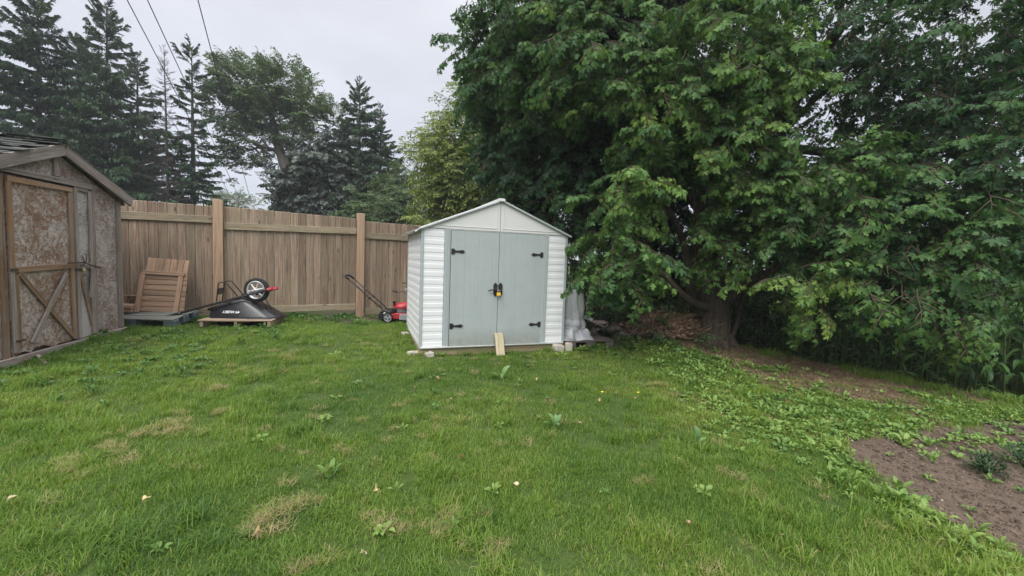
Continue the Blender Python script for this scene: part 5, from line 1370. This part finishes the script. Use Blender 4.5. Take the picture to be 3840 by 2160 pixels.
limb('limb', [at(1900, 360, 7.9), at(2050, 380, 7.2), at(2250, 400, 6.2), at(2450, 430, 5.3)], [.09, .07, .05, .02])
def lb(px, py, Y, rx, rz, tint, dm=1.0, ry=None): return (at(px, py, Y), (rx, ry if ry else rx * .8, rz), tint, dm)
LOBES = [
    # bright boughs that hang in front
    lb(1500, 130, 6.9, 1.15, .9, .44), lb(1330, 60, 7.6, .9, .9, .38), lb(1240, 130, 8.0, .55, .8, .36), lb(1340, 230, 7.9, 1.0, .75, .30),
    lb(1640, 230, 6.6, .85, .7, .54), lb(1800, 90, 6.3, .95, .75, .54), lb(1900, 220, 6.3, .65, .9, .58), lb(1850, 380, 6.4, .6, .5, .54), lb(1680, 360, 6.6, .7, .4, .50),
    lb(1590, 480, 6.35, .5, .40, .64), lb(1560, 590, 6.3, .5, .33, .52), lb(1535, 670, 6.35, .42, .28, .48), lb(1500, 700, 6.5, .26, .14, .44), lb(1600, 650, 6.2, .3, .20, .46),
    lb(1890, 490, 6.5, .5, .4, .54), lb(1830, 590, 6.8, .28, .34, .54), lb(1825, 655, 6.9, .20, .18, .60), lb(1820, 430, 6.6, .4, .3, .5),
    lb(2050, 440, 6.2, .6, .45, .48), lb(2030, 545, 6.2, .45, .45, .44), lb(2150, 540, 6.0, .6, .45, .44), lb(2130, 650, 5.9, .45, .30, .48), lb(2170, 705, 5.6, .24, .14, .58, .7), lb(2000, 690, 5.7, .10, .10, .66, .6), lb(2010, 740, 5.75, .10, .07, .62, .5), lb(1970, 575, 6.4, .25, .3, .42),
    lb(2320, 600, 5.7, .6, .45, .40), lb(2280, 720, 5.5, .40, .22, .46), lb(2390, 790, 5.3, .2, .12, .60, .7), lb(2420, 690, 5.6, .5, .36, .40), lb(2330, 670, 5.6, .35, .25, .46),
    lb(2530, 520, 5.6, .55, .5, .42), lb(2480, 430, 5.6, .7, .5, .34), lb(2300, 440, 5.9, .6, .4, .36), lb(2180, 420, 6.2, .55, .3, .42),
    # upper right crown against the sky, backlit darkness put into the leaf tint
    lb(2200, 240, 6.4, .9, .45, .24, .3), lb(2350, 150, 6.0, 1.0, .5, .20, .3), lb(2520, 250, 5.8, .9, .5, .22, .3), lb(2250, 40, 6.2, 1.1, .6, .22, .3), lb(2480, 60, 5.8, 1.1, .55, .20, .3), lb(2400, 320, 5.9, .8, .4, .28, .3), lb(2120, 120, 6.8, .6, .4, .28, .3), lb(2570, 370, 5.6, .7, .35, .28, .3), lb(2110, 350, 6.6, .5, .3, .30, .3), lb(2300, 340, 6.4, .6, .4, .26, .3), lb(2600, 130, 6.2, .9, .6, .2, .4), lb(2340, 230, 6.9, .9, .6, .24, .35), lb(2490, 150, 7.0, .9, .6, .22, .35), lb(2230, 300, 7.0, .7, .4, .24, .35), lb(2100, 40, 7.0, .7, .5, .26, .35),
    # mass of the crown behind, its inner shade painted as a low tint
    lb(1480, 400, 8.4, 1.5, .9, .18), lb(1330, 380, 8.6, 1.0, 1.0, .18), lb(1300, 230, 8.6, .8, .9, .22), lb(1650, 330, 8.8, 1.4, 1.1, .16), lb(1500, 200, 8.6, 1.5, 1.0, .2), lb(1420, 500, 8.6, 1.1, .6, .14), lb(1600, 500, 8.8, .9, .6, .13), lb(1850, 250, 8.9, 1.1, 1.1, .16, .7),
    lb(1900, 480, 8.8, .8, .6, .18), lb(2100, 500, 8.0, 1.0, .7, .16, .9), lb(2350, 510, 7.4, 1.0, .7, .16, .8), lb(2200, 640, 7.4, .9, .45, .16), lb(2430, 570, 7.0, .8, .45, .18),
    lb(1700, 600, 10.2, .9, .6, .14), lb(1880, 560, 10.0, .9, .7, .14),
    # the top, above the picture
    lb(1500, -120, 7.5, 1.9, 1.0, .35, .8), lb(1850, -200, 7.3, 2.0, 1.0, .35, .7), lb(2250, -190, 6.8, 1.8, .6, .3, .4), lb(2550, -170, 6.4, 1.4, .5, .3, .4),
    ((3.2, 8.8, 7.8), (2.4, 2.2, 1.6), .35, .5), ((1.2, 9.0, 6.6), (1.7, 1.7, 1.3), .3, .6), ((2.4, 10.4, 4.0), (2.2, 1.4, 2.0), .14, .8),
]
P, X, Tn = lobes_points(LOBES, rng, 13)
ok = (P[:, 2] > height(P[:, 0], P[:, 1]) + .45)
# keep the leaves out of the shed and of the lens
ok &= ~(inpoly(P[:, 0], P[:, 1], quad(WS_O, WU, WV, -.1, 2.5, -1.6, 1.9)) & (P[:, 2] < 2.95)) & ~((P[:, 0] < 1.2) & (P[:, 1] < 7.4) & (P[:, 2] < 1.75)) & (P[:, 1] > 3.6)
P, X, Tn = P[ok], X[ok], Tn[ok]
# the sprays that show largest are built leaf by leaf
sc_ = cam.lens * 0 + np.linalg.norm(P - np.array([0, 0, EYE]), axis=1)
u_ = P[:, 0] / P[:, 1]
vis = (u_ > .35) & (u_ < 1.15) & (P[:, 2] < 3.4) & (Tn > .4)
sel = np.argsort(np.where(vis, sc_, 99))[:60][::6][:9]
sel_mask = np.zeros(len(P), bool); sel_mask[sel] = True
M_LEAF1 = leafmat('maple_leaf_single', [(0, (.08, .15, .036)), (.5, (.12, .2, .045)), (1, (.21, .29, .065))], transl=.33, rough=.5, spec=.25, inst=False)
LM = mesh('leaf', ML[0], ML[1], M_LEAF1)
nleaf = 0
for k in sel:
    fr, tw = spray_frames(random.Random(int(k)), ln=.5, nodes=8, size=.092, droop=.65, side=4, hang=.8)
    xd = X[k] * np.array([1, 1, .6]) + np.array([0, -.3, -.4]); Fm = frame(xd, np.array([0, 0, 1.0]))
    for o_, R3, s in fr:
        if nleaf >= 296: break
        M3 = Fm @ R3 * s; pos = P[k] + Fm @ o_
        lf = link('leaf', LM, maple); M = Matrix([[*M3[i], pos[i]] for i in range(3)] + [[0, 0, 0, 1]]); lf.matrix_local = M; nleaf += 1
    for pts in tw:
        tube('twig', maple, [P[k] + Fm @ q for q in pts], list(np.linspace(.006, .0025, len(pts))), TWB, 4)
P, X, Tn = P[~sel_mask], X[~sel_mask], Tn[~sel_mask]
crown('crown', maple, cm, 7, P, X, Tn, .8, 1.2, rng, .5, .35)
print('maple sprays', len(P), 'leaves', nleaf)

# ------------------------------------------------------------------ shrubs in the shade under the maple
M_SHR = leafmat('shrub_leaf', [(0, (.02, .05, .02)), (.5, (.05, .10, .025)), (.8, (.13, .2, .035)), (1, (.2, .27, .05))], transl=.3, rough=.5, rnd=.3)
cs = protoset('shrub_spray', [spray_proto(rs5, simple_leaf(.55), M_SHR, TWB, ln=rs5.uniform(.35, .5), nodes=7, size=.06, droop=.3, side=4, hang=.3) for _ in range(5)])
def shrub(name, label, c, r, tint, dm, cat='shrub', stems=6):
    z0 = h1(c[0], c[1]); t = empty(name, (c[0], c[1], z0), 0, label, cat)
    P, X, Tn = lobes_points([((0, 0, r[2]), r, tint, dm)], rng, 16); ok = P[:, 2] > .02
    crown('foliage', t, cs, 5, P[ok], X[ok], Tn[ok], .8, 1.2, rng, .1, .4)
    for k in range(stems):
        a = k * 2.4; tube('stem', t, [(.05 * math.cos(a), .05 * math.sin(a), 0), (r[0] * .4 * math.cos(a), r[1] * .4 * math.sin(a), r[2] * .8), (r[0] * .7 * math.cos(a), r[1] * .7 * math.sin(a), r[2] * 1.5)], [.012, .009, .004], TWB, 5)
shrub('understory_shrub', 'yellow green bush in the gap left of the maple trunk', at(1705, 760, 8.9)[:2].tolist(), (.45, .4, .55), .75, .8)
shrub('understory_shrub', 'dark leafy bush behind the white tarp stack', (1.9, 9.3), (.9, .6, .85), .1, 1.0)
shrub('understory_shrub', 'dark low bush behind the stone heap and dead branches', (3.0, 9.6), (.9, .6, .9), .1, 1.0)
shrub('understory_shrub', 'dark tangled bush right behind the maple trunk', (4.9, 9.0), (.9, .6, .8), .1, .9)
shrub('ground_vine', 'low dark vine with round leaves beside the dark pallet end', (2.25, 7.75), (.45, .3, .16), .3, 1.4, 'vine', 3)
shrub('ground_vine', 'low green weeds over the mound of clippings before the trunk', (3.1, 7.55), (.5, .3, .13), .42, 1.0, 'vine', 3)

# ------------------------------------------------------------------ corn
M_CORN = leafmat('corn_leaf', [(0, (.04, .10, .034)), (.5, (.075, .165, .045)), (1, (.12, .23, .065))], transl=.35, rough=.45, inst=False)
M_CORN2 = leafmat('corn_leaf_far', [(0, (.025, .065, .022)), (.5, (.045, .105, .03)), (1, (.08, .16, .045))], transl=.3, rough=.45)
M_STALK = flat('corn_stalk_green', (.07, .10, .035), .6, var=.3, scale=9)
def corn_arrays(r, H):
    S = tube_arrays([(0, 0, 0), (.01, 0, H * .5), (.0, .01, H)], [.014, .012, .005], 6)
    V = []; Fs = []; az0 = r.random() * 6.28
    for k in range(11):
        z0 = H * (.08 + .085 * k) ; az = az0 + math.pi * (k % 2) + r.gauss(0, .35); ln = r.uniform(.55, .85) * (1 if 2 < k < 9 else .65); wd = r.uniform(.055, .085)
        d = np.array([math.cos(az), math.sin(az), 0]); sd = np.array([-d[1], d[0], 0]); el = r.uniform(.9, 1.25); p = np.array([0, 0, z0]); b0 = len(V); n = 8; cu = r.uniform(1.6, 3.0)
        for q in range(n + 1):
            t = q / n; wv = wd * (math.sin(math.pi * (t * .86 + .12)) ** .7) if q < n else .004
            rip = .012 * math.sin(t * 16 + k)
            V += [p - sd * wv / 2 + np.array([0, 0, .25 * wv + rip]), p, p + sd * wv / 2 + np.array([0, 0, .25 * wv - rip])]
            p = p + (d * math.cos(el) + np.array([0, 0, math.sin(el)])) * ln / n; el -= cu / n
        for q in range(n): a = b0 + 3 * q; Fs += [(a, a + 1, a + 4, a + 3), (a + 1, a + 2, a + 5, a + 4)]
    return S, (V, Fs)
rs6 = random.Random(31); CV = []
for k in range(6):
    S, Lv = corn_arrays(rs6, rs6.uniform(2.2, 2.6)); CV.append((mesh('stalk', S[0], S[1], M_STALK, smooth=True), mesh('foliage', Lv[0], Lv[1], M_CORN, smooth=True), S, Lv))
ra, rb = np.array([2.2, 11.4]), np.array([8.6, 5.0]); rd = (rb - ra) / np.linalg.norm(rb - ra); rn = np.array([-rd[1], rd[0]]); rn = rn if rn[0] > 0 else -rn
cnt = 0; far = []
for row in range(14):
    s = -2.0
    while s < 13:
        p = ra + rd * s + rn * (.72 * row) + np.array([rs6.gauss(0, .04), rs6.gauss(0, .04)]); s += .19
        if row < 3 and -.5 < s < 9.3:
            k = rs6.randrange(6); t = link('corn_plant', CV[k][0]); t.location = (p[0], p[1], h1(p[0], p[1]) - .02); t.rotation_euler = (rs6.gauss(0, .04), rs6.gauss(0, .04), rs6.random() * 6.28); sc = rs6.uniform(.88, 1.1); t.scale = (sc, sc, sc)
            o = link('leaves', CV[k][1], t); o.name = 'foliage'; cnt += 1
            tag(t, 'tall green corn stalk in the shaded edge rows of the field beyond the lawn', 'corn plant', 'corn plants along the field edge')
        else: far.append((p[0], p[1]))
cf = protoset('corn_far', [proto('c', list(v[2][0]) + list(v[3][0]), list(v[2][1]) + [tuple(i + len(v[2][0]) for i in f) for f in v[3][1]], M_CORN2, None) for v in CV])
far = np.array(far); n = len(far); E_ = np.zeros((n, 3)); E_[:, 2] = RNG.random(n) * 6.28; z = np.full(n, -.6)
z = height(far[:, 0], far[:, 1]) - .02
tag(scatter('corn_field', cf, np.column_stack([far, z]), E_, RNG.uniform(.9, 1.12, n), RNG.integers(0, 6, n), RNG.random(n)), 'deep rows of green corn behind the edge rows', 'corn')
print('corn', cnt)
# grass fringe along the crest
x, y = RNG.uniform(3, 8.5, 2600), RNG.uniform(3, 9.5, 2600); d = polydist(x, y, CREST); ok = (d < .28) & (vnoise(x, y, .3, 61) > .45); x, y = x[ok], y[ok]
tag(put(cg, 'edge_grass', x, y, .8, 1.4, RNG.integers(6, 9, len(x)), RNG.uniform(.1, .55, len(x))), 'ragged long grass along the drop before the corn', 'grass')

# ------------------------------------------------------------------ trees beyond the fence
M_SPR = leafmat('spruce_needle', [(0, (.032, .066, .040)), (.5, (.056, .108, .052)), (.8, (.09, .148, .058)), (1, (.14, .165, .072))], transl=.15, rough=.6, spec=.3, rnd=.35)
M_SPB = leafmat('bare_twig', [(0, (.06, .05, .045)), (1, (.1, .085, .075))], transl=0.0, rough=.9)
def spruce_branch(rs, dense=1.0, hang=1.0, bare=False):
    """one bough, length 1 along +x, with twigs that hang"""
    V = []; Fs = []; lt = []; mi = []
    def strip(p, q, wd, t):
        d = q - p; l = np.linalg.norm(d); d = d / l; u = np.cross(d, (0, 0, 1.)); u /= np.linalg.norm(u) + 1e-6; v = np.cross(u, d); b0 = len(V)
        for w_ in ((u, 1.0), (v, .8)):
            a = w_[0] * wd * w_[1]; m_ = p + (q - p) * .45; b0 = len(V)
            V.extend([p + a * .5, m_ + a, q, m_ - a, p - a * .5]); Fs.append((b0, b0 + 1, b0 + 2, b0 + 3, b0 + 4)); lt.append(t); mi.append(0)
    pts = [np.array([0, 0, 0.])]; d = np.array([1., 0, -.12]); n = 9
    for k in range(n):
        d = d + np.array([0, rs.gauss(0, .05), .045 + rs.gauss(0, .03)]); d /= np.linalg.norm(d); pts.append(pts[-1] + d / n)
    v, f = tube_arrays(pts, np.linspace(.013, .004, n + 1), 3, False); b0 = len(V); V.extend(v); Fs.extend([tuple(i + b0 for i in ff) for ff in f]); lt += [0] * len(f); mi += [1] * len(f)
    for k in range(1, n + 1):
        for sg in (-1, 1):
            for rep in range(2):
                if rs.random() > (.85 * dense if k > 2 else .35 * dense): continue
                t = k / n; ln = (.34 * (1 - t) + .12) * rs.uniform(.6, 1.15); p = pts[k] - (pts[k] - pts[k - 1]) * rs.random()
                dd = np.array([.75, sg * rs.uniform(.5, 1), -.15 + rs.gauss(0, .12)]); dd /= np.linalg.norm(dd); q = p + dd * ln
                if bare: strip(p, q, .012, rs.random() - .5); strip(p + (q - p) * .5, p + (q - p) * .5 + np.array([.1, rs.gauss(0, .08), -.08]), .01, 0); continue
                strip(p, q, .022, rs.random() - .5)
                for j in range(6):
                    s = (j + .7) / 6; a = p + (q - p) * s; hd = np.array([dd[0] * .3 + rs.gauss(0, .2), dd[1] * .3 + rs.gauss(0, .2), -hang * rs.uniform(.5, 1.2)]); strip(a, a + hd * rs.uniform(.07, .16), .018, rs.random() - .5)
        if not bare: strip(pts[k - 1], pts[k], .035, rs.random() - .5)
    return proto('b', V, Fs, None, lt, [M_SPB if bare else M_SPR, BARK2], mi)
rs7 = random.Random(41)
cspr = protoset('spruce_bough', [spruce_branch(rs7) for _ in range(6)] + [spruce_branch(rs7, .6, .6) for _ in range(2)])
cbare = protoset('bare_bough', [spruce_branch(rs7, .8, .5, True) for _ in range(3)])
def spruce(label, px, py_top, Y, R, cls=0.0, dens=1.0, tint=.4, lean=0, coll=cspr, npro=6, gap=None, power=.48, py_base=520, top_r=.12):
    tp = at(px, py_top, Y); bx = at(px + lean, py_base, Y); t = empty('spruce_tree', (bx[0], bx[1], .1), 0, label, 'tree', 'tall trees beyond the fence')
    H = tp[2] - .1; top = np.array([tp[0] - bx[0], tp[1] - bx[1], H])
    V, Fs = tube_arrays([top * s for s in np.linspace(0, 1, 9)], list(np.linspace(.24, .02, 9) * (H / 13) * (.55 if coll is cbare else .85)), 9); link('trunk', mesh('trunk', V, Fs, BARK2, smooth=True), t)
    P, X, S, Tn = [], [], [], []; z = H * cls; k = 0
    while z < H * .985:
        f = z / H; rr = R * ((1 - f) ** power) + top_r; rr *= (.82 + .18 * math.sin(f * 9 + px))
        nb = max(3, int((5.0 + 3.0 * (1 - f)) * dens))
        for q in range(nb):
            a = k * 1.3 + q * 6.283 / nb + rs7.gauss(0, .25); l = rr * rs7.uniform(.5, 1.2)
            if gap and rs7.random() < gap: continue
            el = .5 * (f - .42) + rs7.gauss(0, .14) if f < .85 else .5 + (f - .85) * 4
            P.append(top * f); zj = f + rs7.uniform(-.02, .02); P[-1] = top * min(zj, .99); X.append((math.cos(a), math.sin(a), el)); S.append(l); Tn.append(tint + rs7.gauss(0, .08))
        z += H * .0185 * rs7.uniform(.8, 1.25); k += 1
    P, X, S = np.array(P), np.array(X), np.array(S); n = len(P); Zr = np.tile(np.array([0, 0, 1.]), (n, 1)) + rng.normal(0, .12, (n, 3))
    S3 = np.stack([S, np.minimum(S, 1.0 + .5 * S), np.minimum(S, .9 + .3 * S)], 1)
    scatter('crown', coll, P, eulers(X, Zr), S3, rng.integers(0, npro, n), np.clip(Tn, 0, 1), t)
    return t
spruce('dark spruce cut by the left picture edge above the old shed roof', -45, 10, 19, 3.0, .02, .85, .40)
spruce('tall pointed spruce with a thin spire above the old shed roof peak', 95, -25, 21, 3.4, .02, 1.0, .40)
spruce('blunt topped dark spruce standing between the two tallest left spruces', 195, 95, 24, 3.3, .02, 1.0, .42)
spruce('tallest broad spruce with a full crown left of the bare dead one', 268, 15, 22, 3.5, .02, 1.05, .5)
spruce('dark spruce partly hidden right of the tallest one, with brownish lower boughs', 345, 140, 25, 2.4, .06, .8, .5)
spruce('thin bare dead spruce between the tall spruces and the open crowned one', 412, 112, 22, 1.5, .12, 1.1, .4, 14, cbare, 3, .1)
spruce('open crowned spruce with a long bare trunk right of the dead one', 482, 118, 23, 2.0, .30, .62, .42, 4, cspr, 8, .2, .45, 510, .45)
spruce('pointed dark spruce with ragged side boughs, rightmost of the row beyond the fence', 905, 190, 25, 3.5, .05, 1.15, .44, 0, cspr, 6, None, .75)
spruce('second shorter spruce crowded against the right side of the pointed one', 958, 258, 26, 3.2, .05, 1.1, .46, 0, cspr, 6, None, .75)
M_BRD = leafmat('field_tree_leaf', [(0, (.045, .08, .036)), (.5, (.085, .14, .05)), (1, (.145, .205, .07))], transl=.25, rough=.5, rnd=.3)
M_PUR = leafmat('dark_maple_leaf', [(0, (.028, .038, .034)), (.5, (.043, .06, .046)), (1, (.06, .09, .058))], transl=.15, rough=.5, rnd=.3)
M_ASH = leafmat('pale_tree_leaf', [(0, (.07, .12, .035)), (.4, (.14, .205, .05)), (.75, (.23, .29, .08)), (1, (.33, .38, .13))], transl=.35, rough=.5, rnd=.3)
cb = protoset('field_spray', [spray_proto(rs7, tri_leaf(.6), M_BRD, TWB, ln=.9, nodes=8, size=.15, droop=.2, side=5, hang=.35) for _ in range(5)])
cp = protoset('dark_spray', [spray_proto(rs7, tri_leaf(.9), M_PUR, TWB, ln=.75, nodes=7, size=.20, droop=.5, side=4, hang=.8) for _ in range(4)])
ca = protoset('pale_spray', [spray_proto(rs7, simple_leaf(.42), M_ASH, TWB, ln=.7, nodes=8, size=.095, droop=.45, side=4, hang=.5) for _ in range(5)])
def field_tree(name, label, limbs, lobes, coll, npr, per, smin, smax, droop, jit, swp, base, trand=.09):
    t = empty(name, tuple(base), 0, label, 'tree', 'tall trees beyond the fence'); b = np.array(base)
    nm = 'trunk'
    for pts, rad in limbs:
        P = smooth_path([np.array(p) - b for p in pts], 3); R2 = np.interp(np.linspace(0, 1, len(P)), np.linspace(0, 1, len(rad)), rad); V, Fs = tube_arrays(P, list(R2), 9, True, .05)
        link(nm, mesh(nm, V, Fs, BARK2, smooth=True), t); nm = 'limb'
    P, X, Tn = lobes_points(lobes, rng, per); ok = P[:, 2] > .3
    crown('crown', t, coll, npr, P[ok] - b, X[ok], Tn[ok], smin, smax, rng, droop, jit, swp, trand)
Yw = 26
field_tree('windblown_tree', 'wind swept broadleaf tree with a leaning forked trunk and an airy crown', [
    ([at(733, 560, Yw), at(733, 470, Yw), at(715, 410, Yw), at(695, 350, Yw), at(680, 280, Yw), at(650, 200, Yw)], [.42, .36, .32, .24, .15, .05]),
    ([at(722, 430, Yw), at(735, 370, Yw), at(745, 320, Yw), at(760, 250, Yw), at(740, 200, Yw)], [.2, .15, .12, .08, .04]),
    ([at(700, 380, Yw), at(660, 370, Yw), at(620, 380, Yw)], [.12, .08, .04]), ([at(745, 470, Yw), at(770, 400, Yw), at(790, 320, Yw)], [.14, .1, .05]),
    ([at(690, 340, Yw), at(640, 300, Yw), at(600, 250, Yw)], [.1, .07, .03])],
    [lb(640, 215, Yw, 1.9, 1.1, .5), lb(590, 190, Yw, .8, .6, .5), lb(720, 215, Yw, 1.4, .9, .5), lb(590, 300, Yw, 1.1, .7, .45), lb(680, 290, Yw, 1.7, .9, .45), lb(770, 270, Yw, 1.3, 1.0, .5), lb(640, 360, Yw, 1.4, .8, .45), lb(600, 420, Yw, .6, .6, .45), lb(815, 320, Yw, 1.0, .9, .5), lb(760, 350, Yw, .9, .7, .45), lb(560, 250, Yw, .7, .5, .42), lb(670, 400, Yw, .6, .4, .4), lb(700, 480, Yw, .4, .8, .35, .7)],
    cb, 5, 5.2, .8, 1.2, -.25, .35, (-.75, 0, .35), (*at(733, 540, Yw)[:2], .1))
field_tree('dark_leaved_tree', 'rounded dark purple leaved tree between the wind swept tree and the pointed spruce', [([at(800, 560, 24), at(800, 450, 24), at(805, 380, 24)], [.2, .16, .06])],
    [lb(800, 400, 24, 1.3, 1.1, .5), lb(760, 460, 24, 1.1, 1.0, .5), lb(850, 450, 24, 1.1, 1.1, .5), lb(800, 510, 24, 1.6, .9, .45), lb(730, 510, 24, .6, .7, .5), lb(840, 370, 24, .7, .7, .6)], cp, 4, 6, .8, 1.2, .35, .35, (0, 0, 0), (*at(800, 540, 24)[:2], .1))
field_tree('rounded_tree', 'rounded mid green tree low behind the fence right of the spruces', [([at(1010, 570, 23), at(1010, 480, 23)], [.2, .1])],
    [lb(1010, 470, 23, .9, .9, .45), lb(1000, 530, 23, 1.2, .8, .4), lb(950, 520, 22, 1.1, .8, .45), lb(1040, 520, 23, .5, .8, .5), lb(910, 540, 22, .9, .6, .5), lb(1060, 560, 24, .5, .4, .5)], cb, 5, 8, .7, 1.0, .35, .4, (0, 0, 0), (*at(1010, 560, 23)[:2], .1))
field_tree('pale_tree', 'yellow green broadleaf tree behind the white shed, left of the maple', [([at(1190, 640, 13), at(1195, 500, 13), at(1210, 350, 13)], [.16, .13, .05])],
    [lb(1130, 400, 13, .8, .7, .62), lb(1190, 320, 13, .8, .7, .58), lb(1180, 450, 13, 1.0, .8, .52), lb(1120, 490, 13, .6, .6, .62), lb(1230, 260, 13, .7, .6, .55), lb(1110, 350, 13, .4, .3, .7), lb(1240, 400, 13.4, .9, 1.0, .4), lb(1100, 550, 13, .5, .4, .6), lb(1200, 550, 13.3, 1.0, .7, .4), lb(1090, 395, 13, .3, .25, .7, .8)],
    ca, 5, 23, .8, 1.15, .3, .4, (0, 0, 0), (*at(1190, 600, 13)[:2], .1), .14)
field_tree('distant_tree', 'far low bush behind the utility pole above the fence', [([at(585, 540, 52), at(585, 510, 52)], [.2, .1])], [lb(585, 513, 52, 1.5, .6, .6), lb(560, 512, 52, .8, .4, .6), lb(625, 522, 52, 1.0, .35, .6)], cb, 5, 3.5, 1.0, 1.5, .1, .4, (0, 0, 0), (*at(585, 530, 52)[:2], .1))

# ------------------------------------------------------------------ drizzle haze
bm = bmesh.new(); bmesh.ops.create_cube(bm, size=1)
for v in bm.verts: v.co = Vector((v.co.x * 160, v.co.y * 140 + 45, (v.co.z + .5) * 22 - 1.7))
hm = bpy.data.materials.new('haze_air'); hm.use_nodes = True; hm.node_tree.nodes.clear()
ho = N(hm.node_tree, 'ShaderNodeOutputMaterial'); hv = N(hm.node_tree, 'ShaderNodeVolumePrincipled'); hv.inputs['Color'].default_value = (.9, .93, 1, 1); hv.inputs['Density'].default_value = .0013; hv.inputs['Anisotropy'].default_value = .2
L(hm.node_tree, hv.outputs[0], ho.inputs['Volume'])
hz = link('haze', bm_mesh('haze', bm, hm)); hz['kind'] = 'stuff'
